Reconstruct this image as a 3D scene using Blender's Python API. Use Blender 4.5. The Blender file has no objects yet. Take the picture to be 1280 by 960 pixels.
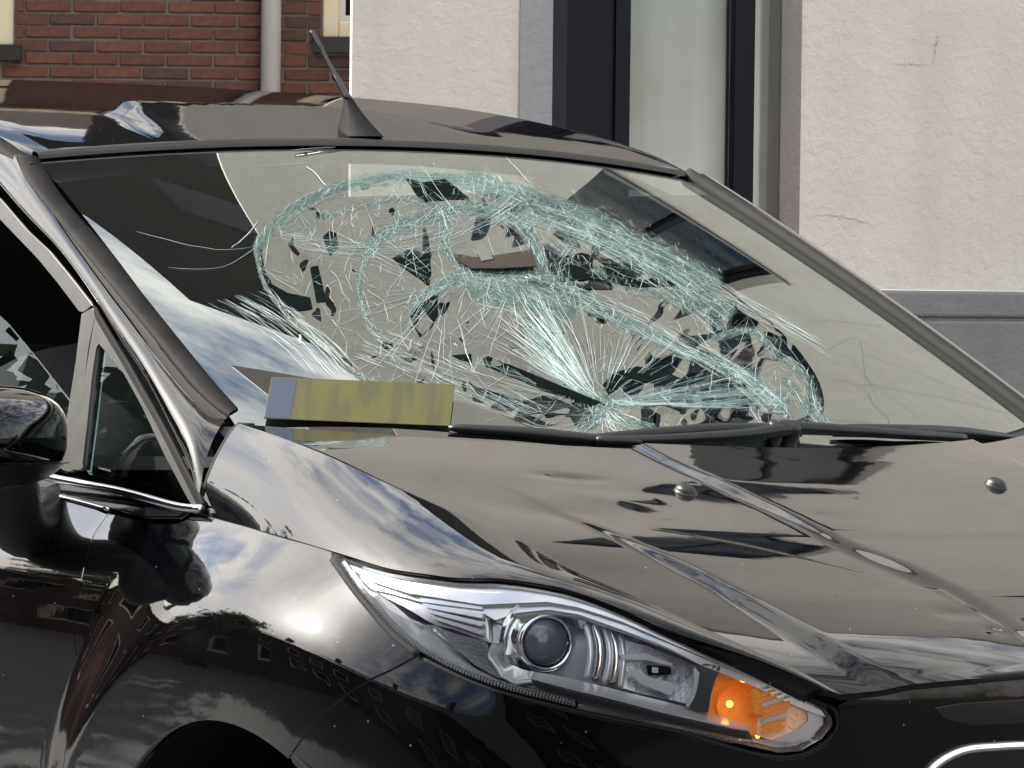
import bpy, bmesh, math, random
import numpy as np
from mathutils import Vector, Matrix
from mathutils.geometry import delaunay_2d_cdt
sc = bpy.context.scene
COL = sc.collection
rng = np.random.default_rng(7)
random.seed(7)
# ------------------------------------------------------------------ camera
CAM = np.array([4.488442, -3.305154, 1.218166]); YAW, PITCH, ROLL, F = 2.5743204, -0.0238012, 0.0121955, 5202.7
W, H = 1280, 960
_fw = np.array([math.cos(PITCH)*math.cos(YAW), math.cos(PITCH)*math.sin(YAW), math.sin(PITCH)])
_rt = np.cross(_fw, [0, 0, 1]); _rt /= np.linalg.norm(_rt); _up = np.cross(_rt, _fw)
RT = _rt*math.cos(ROLL)+_up*math.sin(ROLL); UP = -_rt*math.sin(ROLL)+_up*math.cos(ROLL); FW = _fw
cd = bpy.data.cameras.new('camera'); cam = bpy.data.objects.new('camera', cd); COL.objects.link(cam)
cd.sensor_width = 36; cd.lens = F/W*36; cd.clip_start = .1; cd.clip_end = 2000
cam.matrix_world = Matrix(((RT[0], UP[0], -FW[0], CAM[0]), (RT[1], UP[1], -FW[1], CAM[1]), (RT[2], UP[2], -FW[2], CAM[2]), (0, 0, 0, 1)))
sc.camera = cam
# ------------------------------------------------------------------ light
_sa, _se = math.radians(-76), math.radians(39)
_vr = RT[:2]/np.linalg.norm(RT[:2]); _vf = FW[:2]/np.linalg.norm(FW[:2])
SUN = np.array([*(math.sin(_sa)*_vr+math.cos(_sa)*_vf)*math.cos(_se), math.sin(_se)])
elev = math.asin(SUN[2]); az = math.atan2(SUN[0], SUN[1])
wd = bpy.data.worlds.new('World'); sc.world = wd; wd.use_nodes = True
nt = wd.node_tree; nt.nodes.clear()
def N(nt, typ, **k):
    n = nt.nodes.new(typ)
    for a, b in k.items():
        if a.startswith('i_'): n.inputs[a[2:]].default_value = b
        else: setattr(n, a, b)
    return n
def L(nt, a, b): nt.links.new(a, b)
sky = N(nt, 'ShaderNodeTexSky', sky_type='NISHITA', sun_disc=False, sun_elevation=elev, sun_rotation=az, air_density=1.2, dust_density=1.5)
tc = N(nt, 'ShaderNodeTexCoord')
mp = N(nt, 'ShaderNodeMapping'); mp.inputs['Scale'].default_value = (1, 1, 1.6); L(nt, tc.outputs['Generated'], mp.inputs['Vector'])
n1 = N(nt, 'ShaderNodeTexNoise', i_Scale=9.0, i_Detail=12.0, i_Roughness=.66, i_Distortion=.25); L(nt, mp.outputs[0], n1.inputs['Vector'])
n2 = N(nt, 'ShaderNodeTexNoise', i_Scale=2.2, i_Detail=4.0); L(nt, mp.outputs[0], n2.inputs['Vector'])
ad = N(nt, 'ShaderNodeMath', operation='ADD'); L(nt, n1.outputs['Fac'], ad.inputs[0]); L(nt, n2.outputs['Fac'], ad.inputs[1])
r1 = N(nt, 'ShaderNodeMapRange'); r1.inputs['From Min'].default_value = .84; r1.inputs['From Max'].default_value = 1.10; L(nt, ad.outputs[0], r1.inputs['Value'])
# thin cloud scatters forward: brighter towards the sun
dt = N(nt, 'ShaderNodeVectorMath', operation='DOT_PRODUCT'); dt.inputs[1].default_value = tuple(SUN); L(nt, tc.outputs['Generated'], dt.inputs[0])
cl = N(nt, 'ShaderNodeMath', operation='MAXIMUM'); cl.inputs[1].default_value = 0; L(nt, dt.outputs['Value'], cl.inputs[0])
pw = N(nt, 'ShaderNodeMath', operation='POWER'); pw.inputs[1].default_value = 60; L(nt, cl.outputs[0], pw.inputs[0])
ma = N(nt, 'ShaderNodeMath', operation='MULTIPLY_ADD'); ma.inputs[1].default_value = 30; ma.inputs[2].default_value = 10; L(nt, pw.outputs[0], ma.inputs[0])
cc = N(nt, 'ShaderNodeVectorMath', operation='SCALE'); cc.inputs[0].default_value = (1, .97, .93); L(nt, ma.outputs[0], cc.inputs['Scale'])
mxs = N(nt, 'ShaderNodeMixRGB'); L(nt, cc.outputs[0], mxs.inputs['Color2'])
pv = N(nt, 'ShaderNodeMath', operation='POWER'); pv.inputs[1].default_value = 22; L(nt, cl.outputs[0], pv.inputs[0])
mv = N(nt, 'ShaderNodeMath', operation='MAXIMUM'); L(nt, r1.outputs[0], mv.inputs[0]); L(nt, pv.outputs[0], mv.inputs[1])
L(nt, mv.outputs[0], mxs.inputs['Fac']); L(nt, sky.outputs[0], mxs.inputs['Color1'])
bg = N(nt, 'ShaderNodeBackground', i_Strength=.1); L(nt, mxs.outputs[0], bg.inputs['Color'])
wo = N(nt, 'ShaderNodeOutputWorld'); L(nt, bg.outputs[0], wo.inputs['Surface'])
sl = bpy.data.lights.new('sun', 'SUN'); sl.energy = 4.6; sl.angle = math.radians(.5); sl.color = (1, .95, .87)
so = bpy.data.objects.new('sun', sl); COL.objects.link(so)
so.rotation_euler = Vector(SUN).to_track_quat('Z', 'Y').to_euler()
sc.view_settings.view_transform = 'Standard'; sc.view_settings.look = 'None'; sc.view_settings.exposure = 1.0; sc.view_settings.gamma = 1
sc.cycles.max_bounces = 10; sc.cycles.transparent_max_bounces = 16; sc.cycles.glossy_bounces = 6
sc.cycles.caustics_reflective = False; sc.cycles.caustics_refractive = False
# ------------------------------------------------------------------ helpers: pixels to places
def rays(px):
    px = np.atleast_2d(np.asarray(px, float))
    d = FW+np.outer((px[:, 0]-W/2)/F, RT)-np.outer((px[:, 1]-H/2)/F, UP)
    return d
def proj(P):
    d = np.asarray(P)-CAM; z = d@FW
    return np.stack([W/2+F*(d@RT)/z, H/2-F*(d@UP)/z], -1)
def U(px, axis, val):
    d = rays(px); i = 'xyz'.index(axis)
    t = (np.asarray(val)-CAM[i])/d[:, i]
    return CAM+d*t[:, None]
def spline(pts, n, closed=False):
    """natural / periodic cubic spline through pts by chord length -> n samples"""
    P = np.asarray(pts, float)
    if closed: P = np.vstack([P, P[:1]])
    t = np.concatenate([[0], np.cumsum(np.linalg.norm(np.diff(P, axis=0), axis=1)+1e-9)])
    return splt(t, P, np.linspace(0, t[-1], n+1)[:-1] if closed else np.linspace(0, t[-1], n))
def splt(t, P, q):
    t = np.asarray(t, float); P = np.asarray(P, float); one = P.ndim == 1
    if one: P = P[:, None]
    n = len(t); h = np.diff(t); A = np.zeros((n, n)); B = np.zeros((n, P.shape[1])); A[0, 0] = A[-1, -1] = 1
    for i in range(1, n-1):
        A[i, i-1] = h[i-1]; A[i, i] = 2*(h[i-1]+h[i]); A[i, i+1] = h[i]
        B[i] = 6*((P[i+1]-P[i])/h[i]-(P[i]-P[i-1])/h[i-1])
    M = np.linalg.solve(A, B); q = np.asarray(q, float); k = np.clip(np.searchsorted(t, q)-1, 0, n-2)
    a = (t[k+1]-q)[:, None]; b = (q-t[k])[:, None]; hk = h[k][:, None]
    R = M[k]*a**3/(6*hk)+M[k+1]*b**3/(6*hk)+(P[k]/hk-M[k]*hk/6)*a+(P[k+1]/hk-M[k+1]*hk/6)*b
    return R[:, 0] if one else R
def poly(pts, step=6.0):
    """straight resample of an open polyline"""
    P = np.asarray(pts, float); t = np.concatenate([[0], np.cumsum(np.linalg.norm(np.diff(P, axis=0), axis=1))])
    n = max(2, int(t[-1]/step)+1); q = np.linspace(0, t[-1], n)
    return np.stack([np.interp(q, t, P[:, i]) for i in range(P.shape[1])], -1)
def sm(x): x = np.clip(x, 0, 1); return x*x*(3-2*x)
class Surf:
    def __init__(s, f, u0, u1, v0, v1, nu=60, nv=60):
        s.f = f; s.dom = (u0, u1, v0, v1)
        a, b = np.meshgrid(np.linspace(u0, u1, nu), np.linspace(v0, v1, nv)); s.g = np.stack([a.ravel(), b.ravel()], -1)
        s.gp = proj(s.f(s.g[:, 0], s.g[:, 1]))
        P = s.f(s.g[:, 0], s.g[:, 1]); nn = s.normal(s.g); s.ok = (np.einsum('ij,ij->i', nn, CAM-P) > 0)
    def __call__(s, uv): uv = np.atleast_2d(uv); return s.f(uv[:, 0], uv[:, 1])
    def normal(s, uv, e=1e-3):
        uv = np.atleast_2d(uv); u, v = uv[:, 0], uv[:, 1]
        a = s.f(u+e, v)-s.f(u-e, v); b = s.f(u, v+e)-s.f(u, v-e)
        n = np.cross(a, b); n /= np.linalg.norm(n, axis=1)[:, None]+1e-12
        return n*s.sgn if hasattr(s, 'sgn') else n
    def solve(s, px):
        px = np.atleast_2d(np.asarray(px, float)); out = np.zeros_like(px)
        for c in range(0, len(px), 2000):
            q = px[c:c+2000]; d = ((q[:, None]-s.gp[None])**2).sum(-1)+(~s.ok)*1e5
            uv = s.g[d.argmin(1)].copy(); e = 1e-4
            for it in range(14):
                p0 = proj(s(uv)); ju = (proj(s(uv+[e, 0]))-p0)/e; jv = (proj(s(uv+[0, e]))-p0)/e
                r = q-p0; det = ju[:, 0]*jv[:, 1]-ju[:, 1]*jv[:, 0]; det = np.where(abs(det) < 1e-3, 1e-3, det)
                du = (r[:, 0]*jv[:, 1]-r[:, 1]*jv[:, 0])/det; dv = (ju[:, 0]*r[:, 1]-ju[:, 1]*r[:, 0])/det
                uv = uv+np.clip(np.stack([du, dv], -1), -.08, .08)
            out[c:c+2000] = uv
        return out
# ------------------------------------------------------------------ helpers: objects
def tag(o, label=None, cat=None, group=None, kind=None):
    if label: o['label'] = label
    if cat: o['category'] = cat
    if group: o['group'] = group
    if kind: o['kind'] = kind
    return o
def empty(name, loc=(0, 0, 0), rz=0):
    o = bpy.data.objects.new(name, None); COL.objects.link(o); o.location = loc; o.rotation_euler = (0, 0, rz); o.empty_display_size = .2; return o
def mesh(name, V, Fc, mat, parent=None, smooth=True, normals=None, attrs=None):
    me = bpy.data.meshes.new(name); me.from_pydata([tuple(map(float, v)) for v in V], [], [tuple(map(int, f)) for f in Fc])
    for m in (mat if isinstance(mat, list) else [mat]): me.materials.append(m)
    if smooth: me.polygons.foreach_set('use_smooth', [True]*len(me.polygons))
    if attrs:
        for k, a in attrs.items():
            at = me.attributes.new(k, 'FLOAT', 'POINT'); at.data.foreach_set('value', np.asarray(a, np.float32))
    me.update()
    if normals is not None: me.normals_split_custom_set_from_vertices([tuple(map(float, n)) for n in normals])
    o = bpy.data.objects.new(name, me); COL.objects.link(o)
    if parent: o.parent = parent
    return o
class MB:
    def __init__(s): s.v = []; s.f = []
    def add(s, V, Fc):
        b = len(s.v); s.v += [tuple(map(float, v)) for v in V]; s.f += [tuple(int(i)+b for i in f) for f in Fc]; return s
    def box(s, a, b, M=None):
        x0, y0, z0 = a; x1, y1, z1 = b
        V = np.array([(x0, y0, z0), (x1, y0, z0), (x1, y1, z0), (x0, y1, z0), (x0, y0, z1), (x1, y0, z1), (x1, y1, z1), (x0, y1, z1)], float)
        if M is not None: V = V@M[:3, :3].T+M[:3, 3]
        return s.add(V, [(0, 3, 2, 1), (4, 5, 6, 7), (0, 1, 5, 4), (1, 2, 6, 5), (2, 3, 7, 6), (3, 0, 4, 7)])
    def tube(s, pts, r, n=10, cap=True):
        P = np.asarray(pts, float); r = np.broadcast_to(r, (len(P),)); V = []; T = np.gradient(P, axis=0); T /= np.linalg.norm(T, axis=1)[:, None]
        a = np.cross(T[0], [0, 0, 1.0]); a = a if np.linalg.norm(a) > .05 else np.cross(T[0], [1.0, 0, 0]); a /= np.linalg.norm(a)
        for i in range(len(P)):
            a = a-T[i]*(a@T[i]); a /= np.linalg.norm(a); b = np.cross(T[i], a)
            for k in range(n): th = 2*math.pi*k/n; V.append(P[i]+r[i]*(a*math.cos(th)+b*math.sin(th)))
        Fc = [(i*n+k, i*n+(k+1) % n, (i+1)*n+(k+1) % n, (i+1)*n+k) for i in range(len(P)-1) for k in range(n)]
        if cap: Fc += [tuple(range(n))[::-1], tuple((len(P)-1)*n+k for k in range(n))]
        return s.add(V, Fc)
    def lathe(s, prof, n, M):
        """prof (r, h) about local z, placed by 4x4 M"""
        V = [(r*math.cos(2*math.pi*k/n), r*math.sin(2*math.pi*k/n), h) for r, h in prof for k in range(n)]
        V = np.array(V)@M[:3, :3].T+M[:3, 3]; m = len(prof)
        return s.add(V, [(i*n+k, i*n+(k+1) % n, (i+1)*n+(k+1) % n, (i+1)*n+k) for i in range(m-1) for k in range(n)])
    def grid(s, G):
        nu, nv = G.shape[:2]
        return s.add(G.reshape(-1, 3), [(i*nv+j, (i+1)*nv+j, (i+1)*nv+j+1, i*nv+j+1) for i in range(nu-1) for j in range(nv-1)])
    def build(s, name, mat, parent=None, smooth=True): return mesh(name, s.v, s.f, mat, parent, smooth)
def frame(o, zdir, xdir=(0, 0, 1)):
    z = np.asarray(zdir, float); z /= np.linalg.norm(z); x = np.asarray(xdir, float); x = x-z*(x@z); x /= np.linalg.norm(x); y = np.cross(z, x)
    M = np.eye(4); M[:3, 0] = x; M[:3, 1] = y; M[:3, 2] = z; M[:3, 3] = o; return M
def inside(P, Q):
    r = np.zeros(len(Q), bool); n = len(P)
    for i in range(n):
        a, b = P[i], P[(i+1) % n]
        if a[1] == b[1]: continue
        c = ((a[1] > Q[:, 1]) != (b[1] > Q[:, 1])) & (Q[:, 0] < (b[0]-a[0])*(Q[:, 1]-a[1])/(b[1]-a[1])+a[0]); r ^= c
    return r
def area2(P): x, y = P[:, 0], P[:, 1]; return np.sum(x*np.roll(y, -1)-np.roll(x, -1)*y)
def inset(P, d):
    if d == 0: return P
    s = 1 if area2(P) > 0 else -1
    e = np.roll(P, -1, 0)-P; e /= np.linalg.norm(e, axis=1)[:, None]+1e-12
    n = np.stack([-e[:, 1], e[:, 0]], -1)*s; nv = n+np.roll(n, 1, 0); nv /= np.maximum(.35, (nv**2).sum(1)/2)[:, None]*1.0
    return P+nv*d
def panel(name, S, uv, mat, parent, step=.012, skirt=.008, off=0.0, gap=.0015, offf=None, attrs=None):
    """a sheet-metal panel: outline uv (closed) on surface S, its own thickness, rolled edge"""
    uv = np.asarray(uv, float); uv = inset(uv, gap)
    keep = np.linalg.norm(uv-np.roll(uv, 1, 0), axis=1) > 1e-5; uv = uv[keep]
    if area2(uv) < 0: uv = uv[::-1]
    lo, hi = uv.min(0), uv.max(0)
    a, b = np.meshgrid(np.arange(lo[0]+step/2, hi[0], step), np.arange(lo[1]+step/2, hi[1], step)); G = np.stack([a.ravel(), b.ravel()], -1)
    G[:, 0] += (np.floor((G[:, 1]-lo[1])/step) % 2)*step*.5
    G = G[inside(uv, G)]
    if len(G):
        A = uv; B = np.roll(uv, -1, 0); dm = np.full(len(G), 9e9)
        for i in range(len(A)):
            e = B[i]-A[i]; l = e@e+1e-12; t = np.clip(((G-A[i])@e)/l, 0, 1); dm = np.minimum(dm, np.linalg.norm(G-A[i]-t[:, None]*e, axis=1))
        G = G[dm > step*.45]
    allp = np.vstack([uv, G]); n = len(uv)
    res = delaunay_2d_cdt([Vector(p) for p in allp], [], [list(range(n))], 1, 1e-7)
    vv = np.array([tuple(v) for v in res[0]]); tri = res[2]
    P = S(vv); Nn = S.normal(vv)
    o_ = off if offf is None else offf(P)
    P = P+Nn*np.reshape(o_, (-1, 1))
    flip = S.normal(vv[:1]) is None
    # winding agrees with normals
    t0 = np.array([t[:3] for t in tri]); fn = np.cross(P[t0[:, 1]]-P[t0[:, 0]], P[t0[:, 2]]-P[t0[:, 0]]); sgn = np.einsum('ij,ij->i', fn, Nn[t0[:, 0]])
    tri = [t if g > 0 else t[::-1] for t, g in zip(tri, sgn)]
    if offf is not None:
        Nn = np.zeros_like(P)
        for t in tri:
            f_ = np.cross(P[t[1]]-P[t[0]], P[t[2]]-P[t[0]])
            for i in t: Nn[i] += f_
        Nn /= np.linalg.norm(Nn, axis=1)[:, None]+1e-15
    # rim from boundary edges
    cnt = {}
    for t in tri:
        for i in range(len(t)): cnt[(t[i], t[(i+1) % len(t)])] = 1
    bd = [e for e in cnt if (e[1], e[0]) not in cnt]
    nV = len(P); ids = {}; ex = []; en = []
    for e in bd:
        for i in e:
            if i not in ids: ids[i] = nV+len(ex); ex.append(P[i]-Nn[i]*skirt); en.append(np.zeros(3))
        ev = P[e[1]]-P[e[0]]; o = np.cross(ev, Nn[e[0]]); o /= np.linalg.norm(o)+1e-12
        for i in e: en[ids[i]-nV] += o
    fc = list(tri)+[(e[1], e[0], ids[e[0]], ids[e[1]]) for e in bd]
    if ex: V = np.vstack([P, ex]); E2 = np.array(en); E2 /= np.linalg.norm(E2, axis=1)[:, None]+1e-9; NN = np.vstack([Nn, E2])
    else: V, NN = P, Nn
    return mesh(name, V, fc, mat, parent, True, NN)
def pxpanel(name, S, px, mat, parent, curve=False, pstep=5.0, **k):
    p = spline(px, max(24, int(len(px)*8)), True) if curve else poly(list(px)+[px[0]], pstep)[:-1]
    return panel(name, S, S.solve(p), mat, parent, **k)
# ------------------------------------------------------------------ materials
def mat(name, col, rough=.5, metal=0., ior=1.5, bump=None, var=None, coat=0., emit=None, alpha=None):
    m = bpy.data.materials.new(name); m.use_nodes = True; t = m.node_tree; b = t.nodes['Principled BSDF']
    b.inputs['Base Color'].default_value = (*col, 1); b.inputs['Roughness'].default_value = rough; b.inputs['Metallic'].default_value = metal; b.inputs['IOR'].default_value = ior
    if coat: b.inputs['Coat Weight'].default_value = coat; b.inputs['Coat Roughness'].default_value = .02
    tcn = N(t, 'ShaderNodeTexCoord')
    if var:
        sc_, lo, hi = var; nz = N(t, 'ShaderNodeTexNoise', i_Scale=sc_, i_Detail=6.0, i_Roughness=.6); L(t, tcn.outputs['Object'], nz.inputs['Vector'])
        rp = N(t, 'ShaderNodeValToRGB'); rp.color_ramp.elements[0].position = .35; rp.color_ramp.elements[1].position = .65
        rp.color_ramp.elements[0].color = (*[c*lo for c in col], 1); rp.color_ramp.elements[1].color = (*[min(1, c*hi) for c in col], 1)
        L(t, nz.outputs['Fac'], rp.inputs['Fac']); L(t, rp.outputs[0], b.inputs['Base Color'])
    if bump:
        sc_, st, dist = bump; nz = N(t, 'ShaderNodeTexNoise', i_Scale=sc_, i_Detail=6.0, i_Roughness=.6); L(t, tcn.outputs['Object'], nz.inputs['Vector'])
        bp = N(t, 'ShaderNodeBump', i_Strength=st, i_Distance=dist); L(t, nz.outputs['Fac'], bp.inputs['Height']); L(t, bp.outputs[0], b.inputs['Normal'])
    if emit: b.inputs['Emission Color'].default_value = (*emit[0], 1); b.inputs['Emission Strength'].default_value = emit[1]
    return m
def facing(t, base, amp, ex, bump=None):
    lw_ = N(t, 'ShaderNodeLayerWeight', i_Blend=.5)
    if bump: L(t, bump.outputs[0], lw_.inputs['Normal'])
    p = N(t, 'ShaderNodeMath', operation='POWER'); p.inputs[1].default_value = ex; L(t, lw_.outputs['Facing'], p.inputs[0])
    m_ = N(t, 'ShaderNodeMath', operation='MULTIPLY_ADD'); m_.inputs[1].default_value = amp; m_.inputs[2].default_value = base; L(t, p.outputs[0], m_.inputs[0]); return m_.outputs[0]
def paint_mat(name='black_car_paint', amp=.88, ex=2.05):
    m = mat(name, (.004, .0045, .008), .09, 0, 3.3); t = m.node_tree; b = t.nodes['Principled BSDF']
    tcn = N(t, 'ShaderNodeTexCoord')
    # dust and dried water specks
    v = N(t, 'ShaderNodeTexVoronoi', i_Scale=55.0); L(t, tcn.outputs['Object'], v.inputs['Vector'])
    lt = N(t, 'ShaderNodeMath', operation='LESS_THAN'); lt.inputs[1].default_value = .055; L(t, v.outputs['Distance'], lt.inputs[0])
    sep = N(t, 'ShaderNodeSeparateColor'); L(t, v.outputs['Color'], sep.inputs[0])
    gt = N(t, 'ShaderNodeMath', operation='GREATER_THAN'); gt.inputs[1].default_value = .80; L(t, sep.outputs[0], gt.inputs[0])
    mu = N(t, 'ShaderNodeMath', operation='MULTIPLY'); L(t, lt.outputs[0], mu.inputs[0]); L(t, gt.outputs[0], mu.inputs[1])
    nz = N(t, 'ShaderNodeTexNoise', i_Scale=6.0, i_Detail=8.0, i_Roughness=.7); L(t, tcn.outputs['Object'], nz.inputs['Vector'])
    rp = N(t, 'ShaderNodeValToRGB'); rp.color_ramp.elements[0].position = .45; rp.color_ramp.elements[1].position = .8
    rp.color_ramp.elements[0].color = (.0012, .0013, .0022, 1); rp.color_ramp.elements[1].color = (.005, .0048, .0048, 1); L(t, nz.outputs['Fac'], rp.inputs['Fac'])
    mx = N(t, 'ShaderNodeMixRGB'); mx.inputs['Color2'].default_value = (.25, .24, .22, 1); L(t, mu.outputs[0], mx.inputs['Fac']); L(t, rp.outputs[0], mx.inputs['Color1']); L(t, mx.outputs[0], b.inputs['Base Color'])
    rr = N(t, 'ShaderNodeMapRange'); rr.inputs['To Min'].default_value = .0; rr.inputs['To Max'].default_value = .07; L(t, nz.outputs['Fac'], rr.inputs['Value']); L(t, rr.outputs[0], b.inputs['Roughness'])
    # orange peel
    n2 = N(t, 'ShaderNodeTexNoise', i_Scale=14.0, i_Detail=3.0); L(t, tcn.outputs['Object'], n2.inputs['Vector'])
    bp = N(t, 'ShaderNodeBump', i_Strength=.05, i_Distance=.004); L(t, n2.outputs['Fac'], bp.inputs['Height'])
    df = N(t, 'ShaderNodeBsdfDiffuse'); L(t, mx.outputs[0], df.inputs['Color']); gl = N(t, 'ShaderNodeBsdfGlossy'); gl.inputs['Color'].default_value = (1, .99, .975, 1)
    L(t, rr.outputs[0], gl.inputs['Roughness']); L(t, bp.outputs[0], gl.inputs['Normal'])
    ms = N(t, 'ShaderNodeMixShader'); L(t, facing(t, .03, amp, ex, bp), ms.inputs[0]); L(t, df.outputs[0], ms.inputs[1]); L(t, gl.outputs[0], ms.inputs[2])
    L(t, ms.outputs[0], t.nodes['Material Output'].inputs['Surface'])
    return m
M = {}
M['paint'] = paint_mat(); M['roof_paint'] = paint_mat('dusty_black_roof_paint', .38, 1.1)
M['black'] = mat('black_void', (.004, .004, .004), .8)
M['plastic'] = mat('black_plastic', (.012, .012, .013), .38, bump=(900, .15, .001))
M['gloss'] = mat('gloss_black', (.006, .006, .008), .08, ior=1.6)
M['rubber'] = mat('weathered_rubber', (.021, .020, .020), .62, ior=1.3, var=(14, .8, 1.25), bump=(600, .2, .001))
M['rubber'].node_tree.nodes['Principled BSDF'].inputs['Specular IOR Level'].default_value = .15
M['trim'] = mat('grey_window_trim', (.062, .060, .057), .38, var=(30, .85, 1.15), bump=(900, .2, .001))
M['chrome'] = mat('chrome', (.85, .86, .88), .07, 1.)
M['satin'] = mat('satin_silver', (.80, .84, .90), .22, .45)
M['chrome_dull'] = mat('alloy_wheel', (.35, .36, .38), .35, .9)
M['satin_dark'] = mat('smoked_silver', (.24, .25, .27), .25, .5, bump=(350, .4, .002))
M['white_pl'] = mat('pale_lens_sheen', (.95, .96, .98), .2, .45)
M['fabric'] = mat('seat_fabric', (.022, .022, .025), .9, bump=(300, .3, .002))
M['dash'] = mat('dashboard_vinyl', (.012, .013, .014), .65, bump=(500, .3, .001))
M['liner'] = mat('headlining', (.10, .10, .095), .9)
M['tyre'] = mat('tyre_rubber', (.012, .012, .012), .8, bump=(120, .3, .003))
def sheet_glass(name, tint, ior, rough=.0):
    m = bpy.data.materials.new(name); m.use_nodes = True; t = m.node_tree; t.nodes.clear()
    fr = N(t, 'ShaderNodeFresnel', i_IOR=ior); tr = N(t, 'ShaderNodeBsdfTransparent'); tr.inputs[0].default_value = (*tint, 1)
    gl = N(t, 'ShaderNodeBsdfGlossy', i_Roughness=rough); gl.inputs['Color'].default_value = (.95, .98, .97, 1)
    mx = N(t, 'ShaderNodeMixShader'); L(t, fr.outputs[0], mx.inputs[0]); L(t, tr.outputs[0], mx.inputs[1]); L(t, gl.outputs[0], mx.inputs[2])
    o = N(t, 'ShaderNodeOutputMaterial'); L(t, mx.outputs[0], o.inputs[0]); return m
M['blackout_glass'] = sheet_glass('dark_glass', (.012, .014, .014), 1.4)  # near-black tint added so the cabin stays dark
M['side_glass'] = sheet_glass('side_glass', (.55, .62, .60), 1.7)
M['lens'] = sheet_glass('clear_lens', (.97, .98, .99), 1.30)
M['pane'] = sheet_glass('window_pane', (.97, .98, .98), 1.6)
def windshield_mat():
    m = bpy.data.materials.new('cracked_laminated_glass'); m.use_nodes = True; t = m.node_tree; t.nodes.clear()
    tr = N(t, 'ShaderNodeBsdfTransparent'); tr.inputs[0].default_value = (.72, .84, .80, 1)
    gl = N(t, 'ShaderNodeBsdfGlossy', i_Roughness=.01); gl.inputs['Color'].default_value = (.90, .95, .92, 1)
    mx = N(t, 'ShaderNodeMixShader'); L(t, facing(t, .05, .9, 1.35), mx.inputs[0]); L(t, tr.outputs[0], mx.inputs[1]); L(t, gl.outputs[0], mx.inputs[2])
    # crushed zones: granular glass
    tcn = N(t, 'ShaderNodeTexCoord'); at = N(t, 'ShaderNodeAttribute', attribute_name='crush')
    v = N(t, 'ShaderNodeTexVoronoi', feature='DISTANCE_TO_EDGE', i_Scale=240.0); L(t, tcn.outputs['Object'], v.inputs['Vector'])
    v2 = N(t, 'ShaderNodeTexVoronoi', i_Scale=260.0); L(t, tcn.outputs['Object'], v2.inputs['Vector'])
    bp = N(t, 'ShaderNodeBump', i_Strength=.8, i_Distance=.01); L(t, v2.outputs['Color'], bp.inputs['Height'])
    g2 = N(t, 'ShaderNodeBsdfGlossy', i_Roughness=.15); g2.inputs['Color'].default_value = (.42, .60, .57, 1); L(t, bp.outputs[0], g2.inputs['Normal'])
    rv = N(t, 'ShaderNodeValToRGB'); rv.color_ramp.elements[0].color = (.62, .78, .75, 1); rv.color_ramp.elements[1].color = (.07, .14, .13, 1); rv.color_ramp.elements[0].position = .02; rv.color_ramp.elements[1].position = .16; L(t, v.outputs['Distance'], rv.inputs['Fac'])
    tl = N(t, 'ShaderNodeBsdfDiffuse'); L(t, rv.outputs[0], tl.inputs['Color'])
    tr2 = N(t, 'ShaderNodeBsdfTransparent'); tr2.inputs[0].default_value = (.30, .46, .43, 1)
    a1 = N(t, 'ShaderNodeMixShader', i_Fac=.35); L(t, g2.outputs[0], a1.inputs[1]); L(t, tl.outputs[0], a1.inputs[2])
    a2 = N(t, 'ShaderNodeMixShader', i_Fac=.50); L(t, a1.outputs[0], a2.inputs[1]); L(t, tr2.outputs[0], a2.inputs[2])
    nz = N(t, 'ShaderNodeTexNoise', i_Scale=60.0, i_Detail=5.0); L(t, tcn.outputs['Object'], nz.inputs['Vector'])
    ad = N(t, 'ShaderNodeMath', operation='ADD'); L(t, at.outputs['Fac'], ad.inputs[0]); L(t, nz.outputs['Fac'], ad.inputs[1])
    rp = N(t, 'ShaderNodeMapRange'); rp.inputs['From Min'].default_value = .72; rp.inputs['From Max'].default_value = 1.1; L(t, ad.outputs[0], rp.inputs['Value'])
    m2 = N(t, 'ShaderNodeMixShader'); L(t, rp.outputs[0], m2.inputs[0]); L(t, mx.outputs[0], m2.inputs[1]); L(t, a2.outputs[0], m2.inputs[2])
    o = N(t, 'ShaderNodeOutputMaterial'); L(t, m2.outputs[0], o.inputs[0]); return m
M['windshield'] = windshield_mat()
M['crack'] = mat('white_fracture_edge', (.56, .67, .66), .25)
M['crack_teal'] = mat('green_fracture_edge', (.27, .42, .40), .2)
M['gap'] = mat('painted_dark_gap', (.005, .0085, .008), .5, ior=1.12)
M['gap'].node_tree.nodes['Principled BSDF'].inputs['Specular IOR Level'].default_value = .05
M['gap_brown'] = mat('painted_brown_gap', (.040, .032, .028), .5, ior=1.15)
M['crack_dark'] = mat('dark_fracture_edge', (.03, .04, .04), .3)
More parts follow.
